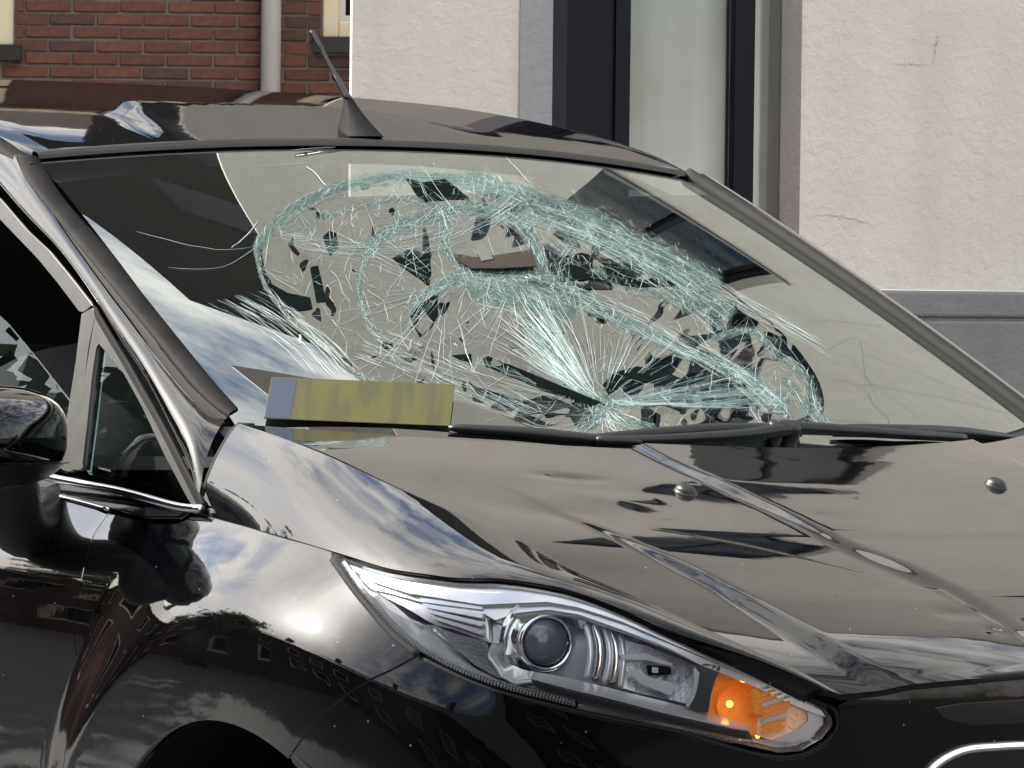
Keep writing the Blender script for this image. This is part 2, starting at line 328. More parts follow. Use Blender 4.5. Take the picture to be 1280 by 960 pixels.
def plaster_mat(name, col, s=1.0):
    m = mat(name, col, .9); t = m.node_tree; b = t.nodes['Principled BSDF']; tcn = N(t, 'ShaderNodeTexCoord')
    n1 = N(t, 'ShaderNodeTexNoise', i_Scale=22.0, i_Detail=8.0, i_Roughness=.65, i_Distortion=.4); L(t, tcn.outputs['Object'], n1.inputs['Vector'])
    n2 = N(t, 'ShaderNodeTexNoise', i_Scale=3.0, i_Detail=5.0); L(t, tcn.outputs['Object'], n2.inputs['Vector'])
    ml = N(t, 'ShaderNodeMath', operation='MULTIPLY'); L(t, n1.outputs['Fac'], ml.inputs[0]); L(t, n2.outputs['Fac'], ml.inputs[1])
    bp = N(t, 'ShaderNodeBump', i_Strength=.55*s, i_Distance=.03); L(t, ml.outputs[0], bp.inputs['Height']); L(t, bp.outputs[0], b.inputs['Normal'])
    rp = N(t, 'ShaderNodeValToRGB'); rp.color_ramp.elements[0].position = .3; rp.color_ramp.elements[1].position = .7
    rp.color_ramp.elements[0].color = (*[c*.93 for c in col], 1); rp.color_ramp.elements[1].color = (*[min(1, c*1.04) for c in col], 1)
    L(t, n2.outputs['Fac'], rp.inputs['Fac'])
    mpp = N(t, 'ShaderNodeMapping'); mpp.inputs['Scale'].default_value = (3.2, 3.2, .35); L(t, tcn.outputs['Object'], mpp.inputs[0])
    n3 = N(t, 'ShaderNodeTexNoise', i_Scale=1.0, i_Detail=7.0, i_Roughness=.6); L(t, mpp.outputs[0], n3.inputs['Vector'])
    r3 = N(t, 'ShaderNodeValToRGB'); r3.color_ramp.elements[0].position = .36; r3.color_ramp.elements[1].position = .62; r3.color_ramp.elements[0].color = (.90, .89, .87, 1); r3.color_ramp.elements[1].color = (1, 1, 1, 1); L(t, n3.outputs['Fac'], r3.inputs['Fac'])
    mm = N(t, 'ShaderNodeMixRGB', blend_type='MULTIPLY', i_Fac=.8); L(t, rp.outputs[0], mm.inputs['Color1']); L(t, r3.outputs[0], mm.inputs['Color2']); L(t, mm.outputs[0], b.inputs['Base Color']); return m
M['plaster'] = plaster_mat('cream_plaster', (.84, .795, .72))
M['plinth'] = plaster_mat('grey_plinth_cement', (.27, .27, .28))
M['navy'] = mat('navy_window_paint', (.004, .005, .010), .45, ior=1.3)
M['navy_edge'] = mat('worn_slate_paint', (.022, .026, .036), .5, ior=1.3)
M['cream'] = mat('cream_window_paint', (.72, .66, .50), .4)
M['curtain'] = mat('pale_curtain', (.86, .86, .84), .9)
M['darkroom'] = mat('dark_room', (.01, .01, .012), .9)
M['mortar'] = mat('grey_mortar', (.165, .145, .135), .95, var=(20, .8, 1.2), bump=(80, .4, .004))
M['bricks'] = [mat('brick_%s' % n, c, .85, var=(25, .75, 1.2), bump=(60, .4, .004)) for n, c in (('red', (.118, .050, .040)), ('brown', (.105, .048, .040)), ('dark', (.078, .044, .040)), ('orange', (.135, .058, .044)))]
M['blocker_brick'] = mat('dark_blocker_brick', (.017, .017, .018), .9, var=(20, .8, 1.2))
M['pipe'] = mat('pale_grey_downpipe', (.60, .62, .66), .4)
M['sill'] = mat('black_stone_sill', (.02, .018, .02), .4)
M['roof_tile'] = mat('dark_roof_tiles', (.06, .045, .04), .7, bump=(12, .6, .03))
M['asphalt'] = mat('asphalt', (.042, .042, .044), .9, var=(3, .8, 1.2), bump=(150, .5, .006))
M['paver'] = mat('clinker_paving', (.075, .052, .045), .9, var=(6, .8, 1.2), bump=(30, .4, .006))
# ------------------------------------------------------------------ car: surfaces
def fix(S, sgn): S.sgn = sgn; return S
def W_(s, t):
    B = np.stack([.02-.716*(s*.676)**2, s*.676, 1.003+.023*s*s], -1); T = np.stack([-1.03-.062*s*s, s*.589, 1.43-.033*s*s], -1)
    t_ = np.asarray(t)[:, None]; b = 4*t*(1-t)*.018*(1-.5*s**2)
    return B*(1-t_)+T*t_+np.stack([b*.42, 0*b, b*.9], -1)
WS = Surf(W_, -1.12, 1.12, -.03, 1.04)
def R_(x, y):
    hx = -1.03-.17*y*y; d = hx-x
    z = 1.432+.215*d-.085*d*d-.08*y*y*(1-.6*(1-np.exp(-np.maximum(d, 0)/.12)))-1.5*np.maximum(0, abs(y)-.54)**2
    # crash dent behind the header: sharp fold on the right, pushed down toward the aerial
    k = np.clip(d/.19, 0, 1)**1.2*(1-sm((d-.19-.10*np.clip(-y, 0, .4))/.05))*sm((y+.40-.10*d)/.035)*(1-sm((y-.0)/.30))
    return np.stack([x, y, z+.026*k], -1)
RF = Surf(R_, -2.75, -1.0, -.62, .62)
_pl = np.array([(-2.75, -.78), (-2.2, -.815), (-1.6, -.832), (-.9, -.836), (-.45, -.833), (-.2, -.829), (0, -.822), (.17, -.802), (.32, -.752), (.45, -.658), (.56, -.535), (.64, -.40), (.70, -.25), (.735, -.1), (.742, 0), (.735, .1), (.70, .25), (.64, .40), (.56, .535)])
_t = np.concatenate([[0], np.cumsum(np.linalg.norm(np.diff(_pl, axis=0), axis=1))])
_q = np.linspace(0, _t[-1], 700); _C = splt(_t, _pl, _q); _U0 = np.interp(0, _C[:400, 0], _q[:400])  # u measured from the front axle
_T = np.gradient(_C, axis=0); _T /= np.linalg.norm(_T, axis=1)[:, None]; _N = np.stack([_T[:, 1], -_T[:, 0]], -1)
_pz = np.array([(.15, -.06), (.30, -.03), (.45, -.008), (.6, 0), (.70, 0), (.75, -.0015), (.79, -.006), (.83, -.017), (.86, -.031), (.89, -.052), (.92, -.074), (.95, -.098), (1.02, -.155)])
UC = _t[14]-_U0
def B_(u, z):
    q = u+_U0; c = np.stack([np.interp(q, _q, _C[:, i]) for i in (0, 1)], -1); n = np.stack([np.interp(q, _q, _N[:, i]) for i in (0, 1)], -1)
    r = np.sqrt((c[:, 0]+.07*sm((z-.72)/.16))**2+(z-.31)**2); fl = .036*sm((.615-r)/.14)*(c[:, 1] < -.4)
    o = splt(_pz[:, 0], _pz[:, 1], z)+fl
    return np.stack([c[:, 0]+n[:, 0]*o, c[:, 1]+n[:, 1]*o, z], -1)
SB = Surf(B_, -1.6, UC+.5, .2, 1.0, 110, 50)
def G_(x, z):
    h = z-.93; y = .757+.022*np.clip((-.25-x)/.6, 0, 1.5)-.27*h-.16*h*h
    return np.stack([x, -y, z], -1)
SG = Surf(G_, -2.2, 0, .85, 1.42)
# hood: loft across shut line, shoulder crease, centre
SLpx = [(247, 641), (262, 645), (300, 655), (350, 670), (400, 684), (415, 689), (440, 696), (456, 702), (484, 710), (512, 715), (545, 719), (569, 722), (600, 723), (619, 723), (650, 726), (681, 731), (712, 738), (740, 747), (778, 762), (834, 789), (891, 815), (947, 841), (989, 863), (1034, 884)]
SL3 = SB(SB.solve(spline(SLpx, 80)))
Apx = np.array([(297, 530, -.690), (340, 544, -.690), (410, 570, -.684), (475, 600, -.672), (530, 624, -.660), (587, 649, -.644), (662, 684, -.618), (719, 715, -.594), (775, 739, -.566), (880, 787, -.512), (960, 822, -.466), (1010, 846, -.434), (1050, 868, -.405)])
A3 = U(Apx[:, :2], 'y', Apx[:, 2])
FEpx = [(1050, 868), (1090, 856), (1122, 850), (1200, 846), (1280, 842)]
_fe = SB(SB.solve(FEpx)); zc1 = float(SB(np.array([[UC, .775]]))[0, 0])
C3 = np.array([(.106, 0, 1.001), (.206, 0, .970), (.326, 0, .930), (.456, 0, .883), (.576, 0, .8366), (.666, 0, .800), (zc1-.01, 0, .772)])
def curve(P):
    t = np.concatenate([[0], np.cumsum(np.linalg.norm(np.diff(P, axis=0), axis=1))]); t /= t[-1]
    q = np.linspace(0, 1, 400); D = splt(t, P, q); return lambda s: np.stack([np.interp(s, q, D[:, i]) for i in range(3)], -1)
cS, cA, cC = curve(SL3[::4]), curve(A3), curve(C3)
RID = []
def Hd_(s, t):
    s = np.asarray(s, float); t = np.asarray(t, float); mir = t > 1; tm = np.where(mir, 2-t, t)
    A = cA(np.clip(s, 0, 1)); S_ = cS(np.clip(s, 0, 1)); C = cC(np.clip(s, 0, 1))
    tp = np.clip(tm, 0, 1); f = 1-(1-tp)**2; fz = .55*f+.45*(1-(1-tp)**1.35); P = np.stack([A[:, 0]+(C[:, 0]-A[:, 0])*f, A[:, 1]+(C[:, 1]-A[:, 1])*tp, A[:, 2]+(C[:, 2]-A[:, 2])*fz], -1)
    w = np.clip(-tm, 0, 1.2)[:, None]; b = 4*w*(1-w)*.010
    P = P+(S_-A)*w+b*np.array([.25, -.62, .75])
    for fs, ft, dl, wd in RID:
        tb = np.interp(s, fs, ft); P[:, 2] += np.interp(s, fs, dl)*sm((tm-tb)/np.interp(s, fs, wd))*(tm > 0)
    # shunt damage: shallow dimples near the scuttle
    for cs, ct, rs, rt, dp in DIM: P[:, 2] += dp*np.exp(-((s-cs)/rs)**2-((t-ct)/rt)**2)
    P[:, 1] = np.where(mir, -P[:, 1], P[:, 1]); return P
DIM = []
HS = Surf(Hd_, 0, 1, -1, 1, 60, 90)
def ridge(px, dl, wd):
    q = HS.solve(spline(px, 40)); o = np.argsort(q[:, 0]); q = q[o]; x = np.linspace(0, 1, len(q))
    return (q[:, 0], q[:, 1], np.interp(x, np.linspace(0, 1, len(dl)), dl), np.interp(x, np.linspace(0, 1, len(wd)), wd))
_r1 = ridge([(600, 600), (690, 640), (780, 683), (862, 726), (930, 768), (1000, 812), (1070, 852)], [0, .002, .005, .008, .011, .011, .004], [.03, .03, .035, .045, .06, .09, .12])
_r2 = ridge([(818, 578), (880, 607), (960, 645), (1040, 690), (1100, 718), (1160, 748), (1230, 785)], [.008, .009, .009, .009, .009, .008, .004], [.030, .030, .036, .05, .07, .08, .08])
_r3 = ridge([(790, 662), (900, 680), (1000, 704), (1090, 728), (1170, 748)], [0, -.0012, -.0016, -.002, -.0025], [.03, .02, .02, .02, .02])
_d = HS.solve([(712, 596), (690, 640), (1195, 778), (1245, 800), (760, 625), (900, 610)])
RID += [_r1, _r2, _r3]
DIM += [(_d[0, 0], _d[0, 1], .018, .05, -.0035), (_d[1, 0], _d[1, 1], .05, .10, -.003), (_d[2, 0], _d[2, 1], .02, .05, -.002), (_d[3, 0], _d[3, 1], .014, .03, -.002), (_d[4, 0], _d[4, 1], .04, .06, .002), (_d[5, 0], _d[5, 1], .05, .12, .0015)]
# ------------------------------------------------------------------ car: panels
car = tag(empty('parked_car'), 'black hatchback with a shattered windscreen and a dented roof and bonnet', 'car')
def hood():
    s = np.linspace(0, 1, 170); t = np.unique(np.concatenate([np.linspace(-1, -.06, 22), np.linspace(-.06, .06, 17), np.linspace(.06, 1.0, 150), np.linspace(1.0, 1.94, 90), np.linspace(1.94, 2.06, 13), np.linspace(2.06, 3, 14)]))
    a, b = np.meshgrid(s, t, indexing='ij'); P = Hd_(a.ravel(), b.ravel()).reshape(len(s), len(t), 3)
    low = P.copy()
    mb = MB(); mb.grid(P)
    for e in (P[0], P[-1], P[:, 0], P[:, -1]):            # turned-down edges
        d = e.copy(); d[:, 2] -= .007
        mb.grid(np.stack([e, d]))
    return mb.build('hood', M['paint'], car)
hood_o = hood()
rear = Hd_(np.zeros(200), np.linspace(0, 2, 200))
# cowl between hood and glass
def cowl():
    s = np.linspace(-1.03, 1.03, 80); a = W_(s, np.full(80, .012))-[.0, 0, .004]; y = a[:, 1]
    o = np.argsort(rear[:, 1]); b = np.stack([np.interp(y, rear[o, 1], rear[o, 0]), y, np.interp(y, rear[o, 1], rear[o, 2])], -1)+[.03, 0, -.022]
    m = (a*.5+b*.5)-[0, 0, .012]
    MB().grid(np.stack([a, m, b])[::-1]).build('cowl', M['plastic'], car)
cowl()
# fender
arch = [( .365*math.cos(a), .31+.362*math.sin(a)) for a in np.radians(np.linspace(-5, 185, 60))]
DOORpx = [(137, 641), (120, 664), (107, 701), (99, 739), (93, 776), (95, 814), (97, 840), (92, 877), (85, 919), (79, 960)]
SEAM = [(523, 819), (500, 832), (480, 842), (444, 860), (420, 880), (397, 901), (375, 927), (362, 946)]
def uvx(x, z): return (x, z)
dq = SB.solve(spline(DOORpx, 40)); sq = SB.solve(spline(SEAM, 30)); hl = SB.solve(spline([(415, 698), (425, 712), (442, 736), (465, 764), (493, 795), (522, 818)], 24))
top = SB.solve(spline(SLpx[:6], 30)); tp0 = SB.solve(spline([(137, 641), (160, 646), (187, 652), (225, 652), (243, 643)], 20))
ar = np.array(arch); arf = ar[(ar[:, 1] < 9)]
end = sq[-1]; AU, AZ, AR = .1425, .345, .331      # wheel arch in body coordinates, on the axle
a0 = math.atan2(end[1]-AZ, end[0]-AU); aa = np.linspace(a0, math.pi+.05, 60)
arcuv = np.stack([AU+AR*np.cos(aa), AZ+AR*np.sin(aa)], -1)
fender_uv = np.vstack([tp0, top, hl, sq, arcuv, [(AU-AR, .22), (dq[-1][0]-.01, .22)], dq[::-1]])
fender = panel('front_fender', SB, fender_uv, M['paint'], car, step=.011, skirt=.01)
door_uv = np.vstack([dq, [(dq[-1][0]-.01, .22), (-1.45, .22), (-1.45, .93)], SB.solve(poly([(-400, 560), (-200, 580), (0, 605), (56, 618), (100, 629), (137, 641)], 20))])
door = panel('front_door', SB, door_uv, M['paint'], car, step=.013, skirt=.012)
rd = panel('rear_door', SB, [(-1.46, .22), (-1.46, .93), (-2.3, .95), (-2.7, .9), (-2.7, .22)], M['paint'], car, step=.03)
LO = [(417, 692), (440, 700), (456, 706), (484, 714), (512, 719), (545, 723), (569, 726), (600, 727), (619, 727), (650, 730), (681, 735), (710, 741), (737, 750), (776, 766), (832, 793), (889, 819), (945, 845), (987, 867), (1032, 885), (1042, 897), (1043, 908), (1029, 925), (1001, 941), (973, 943), (917, 930), (861, 916), (804, 904), (760, 895), (720, 886), (681, 876), (639, 864), (597, 851), (557, 834), (524, 816), (493, 792), (465, 761), (442, 733), (425, 708)]
btop = SB.solve(poly([(525, 822), (557, 839), (597, 856), (639, 869), (681, 881), (720, 891), (760, 900), (804, 909), (861, 921), (917, 935), (973, 949), (1001, 947), (1033, 931), (1049, 910), (1049, 893), (1046, 884)], 8))
_hf = proj(Hd_(np.ones(30), np.linspace(.03, .85, 30))); bfe = SB.solve(_hf+[0, 5])
bumper = panel('front_bumper', SB, np.vstack([sq[::-1], btop, bfe, [(UC, .765), (UC, .25), (AU+AR+.03, .25)], [(AU+AR, .31)], np.stack([AU+AR*np.cos(np.linspace(.05, a0-.02, 12)), AZ+AR*np.sin(np.linspace(.05, a0-.02, 12))], -1)]), M['paint'], car, step=.012)
# grille and its chrome surround at the lower right
g = SB.solve([(1150, 985), (1165, 960), (1201, 939), (1240, 934), (1290, 932), (1400, 934)])
gp = SB(splt(np.arange(6), g, np.linspace(0, 5, 60)))+SB.normal(splt(np.arange(6), g, np.linspace(0, 5, 60)))*.004
MB().tube(gp, .006).build('grille_surround', M['chrome'], car)
panel('grille', SB, np.vstack([splt(np.arange(6), g, np.linspace(0, 5, 30))+[0, -.004], [(UC, .52), (g[0][0]+.05, .52)]]), M['gloss'], car, step=.02, off=.003)
pxpanel('number_plate_bar', SB, [(1165, 884), (1200, 878), (1290, 872), (1290, 905), (1215, 908), (1180, 900)], M['gloss'], car, off=.003, step=.01)
# black tubes laid in the shut lines to paint the shade of the gaps
def seam(name, uvs, S=SB, off=-.007, r=.006, m='black'):
    q = np.asarray(uvs); MB().tube(S(q)+S.normal(q)*off, r, 8).build(name, M[m], car)
seam('shut_line_black', SB.solve(spline(SLpx, 90)), off=-.004, r=.0035)
seam('shut_line_black', dq); seam('shut_line_black', sq); seam('shut_line_black', hl, off=-.004)
seam('shut_line_black', SB.solve(spline([(525, 821), (597, 855), (681, 880), (760, 898), (861, 919), (973, 947), (1001, 945), (1032, 929), (1048, 910), (1046, 890), (1036, 882)], 60)), off=-.005, r=.003)
seam('shut_line_black', SB.solve(_hf+[0, 2]), off=-.005, r=.006)
_he = Hd_(np.zeros(40), np.linspace(-1, .02, 40)); MB().tube(_he+[-.004, .004, -.004], .0065, 8).build('shut_line_black', M['black'], car)
# inner shell and wheel housing
def shell():
    u = np.linspace(-1.55, .25, 70); z = np.linspace(.22, .9, 34); a, b = np.meshgrid(u, z, indexing='ij'); q = np.stack([a.ravel(), b.ravel()], -1)
    P = (SB(q)-SB.normal(q)*.02).reshape(70, 34, 3); mb = MB(); mb.v = [tuple(p) for p in P.reshape(-1, 3)]
    for i in range(69):
        for j in range(33):
            if math.hypot(u[i]-AU, z[j]-.33) > .37 and math.hypot(u[i+1]-AU, z[j+1]-.33) > .39: mb.f.append((i*34+j, (i+1)*34+j, (i+1)*34+j+1, i*34+j+1))
    mb.build('inner_body', M['black'], car)
    an = np.linspace(-.1, math.pi+.1, 40); MB().grid(np.stack([[( .372*math.cos(t), y, .31+.372*math.sin(t)) for t in an] for y in (-.845, -.5)])).build('wheel_housing', M['black'], car)
    MB().box((-.45, -.52, .2), (.45, -.50, .75)).build('wheel_housing', M['black'], car)
shell()
Mw = frame((0, -.735, .30), (0, -1, 0)); wh = MB().lathe([(.20, -.09), (.285, -.095), (.298, -.075), (.30, -.03), (.30, .04), (.297, .075), (.285, .095), (.225, .10), (.205, .085)], 64, Mw).build('wheel', M['tyre'], car)
MB().lathe([(.205, .085), (.198, .07), (.18, .04), (.06, .055), (.03, .07), (0, .07)], 48, Mw).build('rim', M['chrome_dull'], wh)
# ------------------------------------------------------------------ glasshouse
E1 = [(22, 194), (28, 214), (49, 245), (75, 277), (98, 305), (124, 337), (150, 369), (187, 413), (225, 461), (262, 501), (286, 519)]
E2 = [(-90, 140), (-40, 185), (0, 230), (41, 277), (67, 303), (94, 337), (120, 375), (150, 424), (180, 469), (202, 510), (225, 556), (244, 600), (248, 634)]
MS = [(47, 197), (71, 238), (112, 287), (139, 317), (169, 357), (187, 380), (232, 436), (277, 490), (297, 512)]
e1 = WS(WS.solve(spline(E1, 60))); e2 = SG(SG.solve(spline(E2[2:], 60)))
top1 = RF(np.array([(-1.42, -.595), (-1.30, -.595), (-1.20, -.597)])); e1 = np.vstack([top1, e1]); e2 = np.vstack([SG(SG.solve(E2[:3]))[:3], e2[1:]])
def res(P, n): t = np.concatenate([[0], np.cumsum(np.linalg.norm(np.diff(P, axis=0), axis=1))]); return np.stack([np.interp(np.linspace(0, t[-1], n), t, P[:, i]) for i in range(3)], -1)
def smooth(P, it=6):
    P = P.copy()
    for _ in range(it): P[1:-1] = .25*P[:-2]+.5*P[1:-1]+.25*P[2:]
    return P
e1 = smooth(res(e1, 90)); e2 = smooth(res(e2, 90))
rows = []
w = np.linalg.norm(e1-e2, axis=1)[:, None]; mid = (e1+e2)/2+np.array([.28, -.62, .62])*w*.22
for t in np.linspace(0, 1, 15): rows.append((1-t)**2*e1+2*t*(1-t)*mid+t*t*e2)
pil = MB().grid(np.stack([e1+[-.01, .0, -.012]]+rows+[e2+[0, .015, -.004]])[::-1]).build('windscreen_pillar', M['paint'], car)
# moulding between pillar and glass
mo = [WS.solve(spline(E1, 60)), WS.solve(spline(MS, 60))]
MB().grid(np.stack([WS(mo[0])-[0, 0, .012], WS(mo[0])+[.0005, -.0005, .0015], WS(mo[0]*.6+mo[1]*.4)+[.001, -.0005, .0022], WS(mo[1])+[.001, 0, .002], WS(mo[1])-[0, 0, .004]])).build('windscreen_moulding', M['rubber'], car)
# windshield with its push-in
def g2(px, P, rx, ry): return np.exp(-((px[:, 0]-P[0])/rx)**2-((px[:, 1]-P[1])/ry)**2)
RIM = spline([(322, 308), (334, 286), (362, 260), (394, 244), (441, 227), (487, 217), (550, 217), (612, 228), (662, 243), (726, 262), (775, 288), (824, 315), (880, 343), (930, 378), (975, 412), (1010, 452), (1028, 490), (1026, 522), (960, 540), (860, 548), (760, 550), (690, 542), (610, 512), (520, 492), (462, 476), (409, 439), (378, 411), (350, 383), (331, 352)], 160, True)
_sg = np.linspace(-1, 1, 330); _tg = np.linspace(0, 1, 230)
_A, _B = np.meshgrid(_sg, _tg, indexing='ij'); _uv = np.stack([_A.ravel(), _B.ravel()], -1); _P0 = WS(_uv); _px = proj(_P0)
def seg_dist(Q, L_):
    d = np.full(len(Q), 1e9)
    for a, b in zip(L_[:-1], L_[1:]):
        e = b-a; t = np.clip(((Q-a)@e)/(e@e+1e-9), 0, 1); d = np.minimum(d, np.linalg.norm(Q-a-t[:, None]*e, axis=1))
    return d
BANDS = [  # polyline px, half width px, crush
 ([(322, 308), (345, 278), (394, 246), (441, 229), (500, 220), (560, 222), (612, 231), (662, 246)], 9, .55),
 ([(590, 226), (640, 240), (690, 256), (740, 274), (790, 300), (840, 325), (890, 352)], 13, .8),
 ([(362, 288), (403, 267), (456, 252), (519, 247), (550, 258)], 5, .4),
 ([(462, 306), (480, 285), (519, 270), (559, 258), (612, 258), (650, 272), (668, 300), (680, 336)], 10, .7),
 ([(540, 245), (560, 270), (556, 290), (575, 320), (590, 338)], 7, .6),
 ([(470, 300), (452, 330), (455, 375), (470, 410), (487, 430)], 5, .4),
 ([(519, 376), (550, 350), (581, 337), (620, 335), (660, 338), (690, 345), (712, 352)], 10, .8),
 ([(600, 350), (640, 360), (680, 368), (710, 375)], 16, .9),
 ([(662, 397), (690, 425), (720, 460), (752, 488)], 9, .7),
 ([(711, 352), (740, 372), (775, 388), (830, 410), (880, 433), (930, 460), (985, 515)], 9, .7),
 ([(690, 300), (740, 330), (800, 352), (860, 372), (910, 400)], 6, .55),
 ([(660, 260), (720, 285), (780, 312), (840, 345), (912, 384)], 10, .7),
 ([(897, 410), (950, 412), (972, 439), (1010, 472), (1022, 510), (1030, 526)], 5, .55),
 ([(750, 492), (800, 486), (880, 484), (960, 488), (985, 496)], 8, .6),
 ([(680, 548), (730, 530), (760, 500)], 10, .5), ([(760, 500), (790, 520), (830, 540)], 9, .5),
 ([(322, 308), (331, 352), (350, 383), (378, 411), (409, 439), (462, 478)], 4, .4),
 ([(700, 350), (705, 320), (720, 300)], 8, .5), ([(985, 470), (1010, 505), (1025, 530)], 8, .5),
]
BANDS = [(spline(p, 40), w_, c*1.15) for p, w_, c in BANDS]
crush = np.zeros(len(_px)); near = (_px[:, 0] > 280) & (_px[:, 0] < 1080)
for p, w_, c in BANDS:
    d = seg_dist(_px[near], p); crush[near] = np.maximum(crush[near], c*np.exp(-(d/w_)**2))
crush[near] = np.maximum(crush[near], .6*np.exp(-(np.linalg.norm(_px[near]-[756, 486], axis=1)/28)**2))
def dent(px):
    ins = inside(RIM, px); d = np.zeros(len(px)); dd = seg_dist(px[ins], np.vstack([RIM, RIM[:1]]))
    edge = 1-np.exp(-dd/14); q = px[ins]
    v = .006*edge+.008*g2(q, (540, 340), 130, 80)*edge+.016*g2(q, (740, 470), 120, 60)*edge-.005*g2(q, (640, 350), 60, 16)+.010*g2(q, (860, 400), 110, 60)*edge
    d[ins] = v; return d, ins
_sd = rng.uniform([305, 205], [1045, 560], (620, 2)); _sd = _sd[inside(RIM, _sd)][:360]
_sd = np.vstack([_sd, RIM[::4]]); _fh = rng.normal(0, .0008, len(_sd)); _fh[-len(RIM[::4]):] = 0
_ft = delaunay_2d_cdt([Vector(p) for p in _sd], [], [], 0, 1e-6); _fv = np.array([tuple(v) for v in _ft[0]]); _fi = [ (o[0] if o else 0) for o in _ft[3]]
def facet(px):
    o = np.zeros(len(px)); xs_ = np.argsort(px[:, 0]); sx = px[xs_, 0]
    for t in _ft[2]:
        a, b, c = _fv[t[0]], _fv[t[1]], _fv[t[2]]; lo = min(a[0], b[0], c[0]); hi = max(a[0], b[0], c[0])
        k = xs_[np.searchsorted(sx, lo):np.searchsorted(sx, hi)]
        if not len(k): continue
        q = px[k]; D = (b[0]-a[0])*(c[1]-a[1])-(c[0]-a[0])*(b[1]-a[1])
        if abs(D) < 1e-6: continue
        u = ((q[:, 0]-a[0])*(c[1]-a[1])-(c[0]-a[0])*(q[:, 1]-a[1]))/D; v = ((b[0]-a[0])*(q[:, 1]-a[1])-(q[:, 0]-a[0])*(b[1]-a[1]))/D
        m = (u >= -1e-6) & (v >= -1e-6) & (u+v <= 1+1e-6); h = [_fh[_fi[i]] for i in t[:3]]
        o[k[m]] = h[0]*(1-u[m]-v[m])+h[1]*u[m]+h[2]*v[m]
    return o
def glassP(uv, raise_=0.0):
    P = WS(uv); px = proj(P); d, ins = dent(px); n = WS.normal(uv); o = -d
    if ins.any(): o[ins] += facet(px[ins])
    return P+n*(o+raise_)[:, None], n
GP, _ = glassP(_uv)
wmb = MB().grid(GP.reshape(330, 230, 3))
wind = mesh('windshield', wmb.v, wmb.f, M['windshield'], car, True, None, {'crush': crush})
# cracks
class Cracks:
    def __init__(s): s.pl = []
    def add(s, px, w): s.pl.append((np.asarray(px, float), w))
    def build(s, name, mt):
        allp = np.vstack([p for p, _ in s.pl]); uv = WS.solve(allp); ok = (abs(uv[:, 0]) < 1.0) & (uv[:, 1] > .0) & (uv[:, 1] < 1.0); P, n = glassP(uv, .0012); mb = MB(); i = 0
        for p, w in s.pl:
            k = len(p); Q = P[i:i+k]; nn = n[i:i+k]; o = ok[i:i+k].all(); i += k
            if not o or k < 2: continue
            T = np.gradient(Q, axis=0); T /= np.linalg.norm(T, axis=1)[:, None]+1e-12; sd = np.cross(nn, T); tp = np.ones(k); tp[0] = tp[-1] = .3
            h = (w*.5*tp)[:, None]; V = np.empty((k*3, 3)); V[0::3] = Q-sd*h; V[1::3] = Q+nn*h*.6; V[2::3] = Q+sd*h
            mb.add(V, [(3*j+a, 3*j+3+a, 3*j+4+a, 3*j+1+a) for j in range(k-1) for a in (0, 1)])
        o = mb.build(name, mt, wind, False); o['kind'] = 'stuff'; return o
cw, ct, cdk = Cracks(), Cracks(), Cracks()
def jit(p, a): q = np.asarray(p, float).copy(); q[1:-1] += rng.normal(0, a, q[1:-1].shape); return q
def kink(a, b, n, am): k = np.linspace(0, 1, n)[:, None]; q = a*(1-k)+b*k; q[1:-1] += rng.normal(0, am, (n-2, 2)); return q
def pick(m): return cw if rng.random() < m else ct
for p, w_, c in BANDS:
    ln = np.linalg.norm(np.diff(p, axis=0), axis=1).sum(); T = np.gradient(p, axis=0); T /= np.linalg.norm(T, axis=1)[:, None]; Nn = np.stack([-T[:, 1], T[:, 0]], -1)
    for _ in range(int(ln*c*w_*.13)+6):                         # short splinters roughly along the band
        a = rng.integers(0, 40); o = p[a]+Nn[a]*rng.normal(0, w_*.75)+T[a]*rng.normal(0, 5); an = math.atan2(T[a][1], T[a][0])+rng.normal(0, .22); l = 3+rng.exponential(8); d = np.array([math.cos(an), math.sin(an)])*l/2
        pick(.6).add(kink(o-d, o+d, 3, .6), rng.uniform(.00018, .0005))
    for k in range(max(1, int(w_/4))):                          # continuous jagged cracks
        q = p+Nn*(rng.normal(0, w_*.6)+np.cumsum(rng.normal(0, .8, 40)))[:, None]; q = q[::2]+rng.normal(0, 1.0, (20, 2)); a = rng.integers(0, 6); pick(.75).add(q[a:20-rng.integers(0, 6)], rng.uniform(.0003, .0006))
    for _ in range(int(ln*c*.5)):                               # cross splinters
        a = rng.integers(0, 40); o = p[a]+Nn[a]*rng.normal(0, w_*.7); d = Nn[a]*rng.uniform(.4, 1)+T[a]*rng.normal(0, .7); l = rng.uniform(2, 12)
        pick(.65).add(kink(o-d*l/2, o+d*l/2, 3, .5), rng.uniform(.0002, .0006))
def fan(c, a0, a1, r0, r1, n, w=(.0002, .0006), mix=.75):
    for _ in range(n):
        a = math.radians(rng.uniform(a0, a1)); s = rng.uniform(*r0); e = rng.uniform(*r1)
        if e <= s: continue
        m = max(3, int((e-s)/14)); k = np.linspace(s, e, m); an = a+np.cumsum(rng.normal(0, .014, m)); pick(mix).add(np.stack([c[0]+k*np.cos(an), c[1]-k*np.sin(an)*.85], -1), rng.uniform(*w))
def rings(c, a0, a1, radii, pr):
    for r in radii:
        a = math.radians(a0)
        while a < math.radians(a1):
            b = a+rng.uniform(.08, .28)
            if rng.random() < pr:
                ra, rb = r*(1+rng.normal(0, .05)), r*(1+rng.normal(0, .05)); P_ = [np.array([c[0]+q*math.cos(t), c[1]-q*math.sin(t)*.8]) for q, t in ((ra, a), (rb, b))]; pick(.7).add(kink(P_[0], P_[1], 3, .8), rng.uniform(.0003, .0006))
            a = b
I2 = (756, 486)
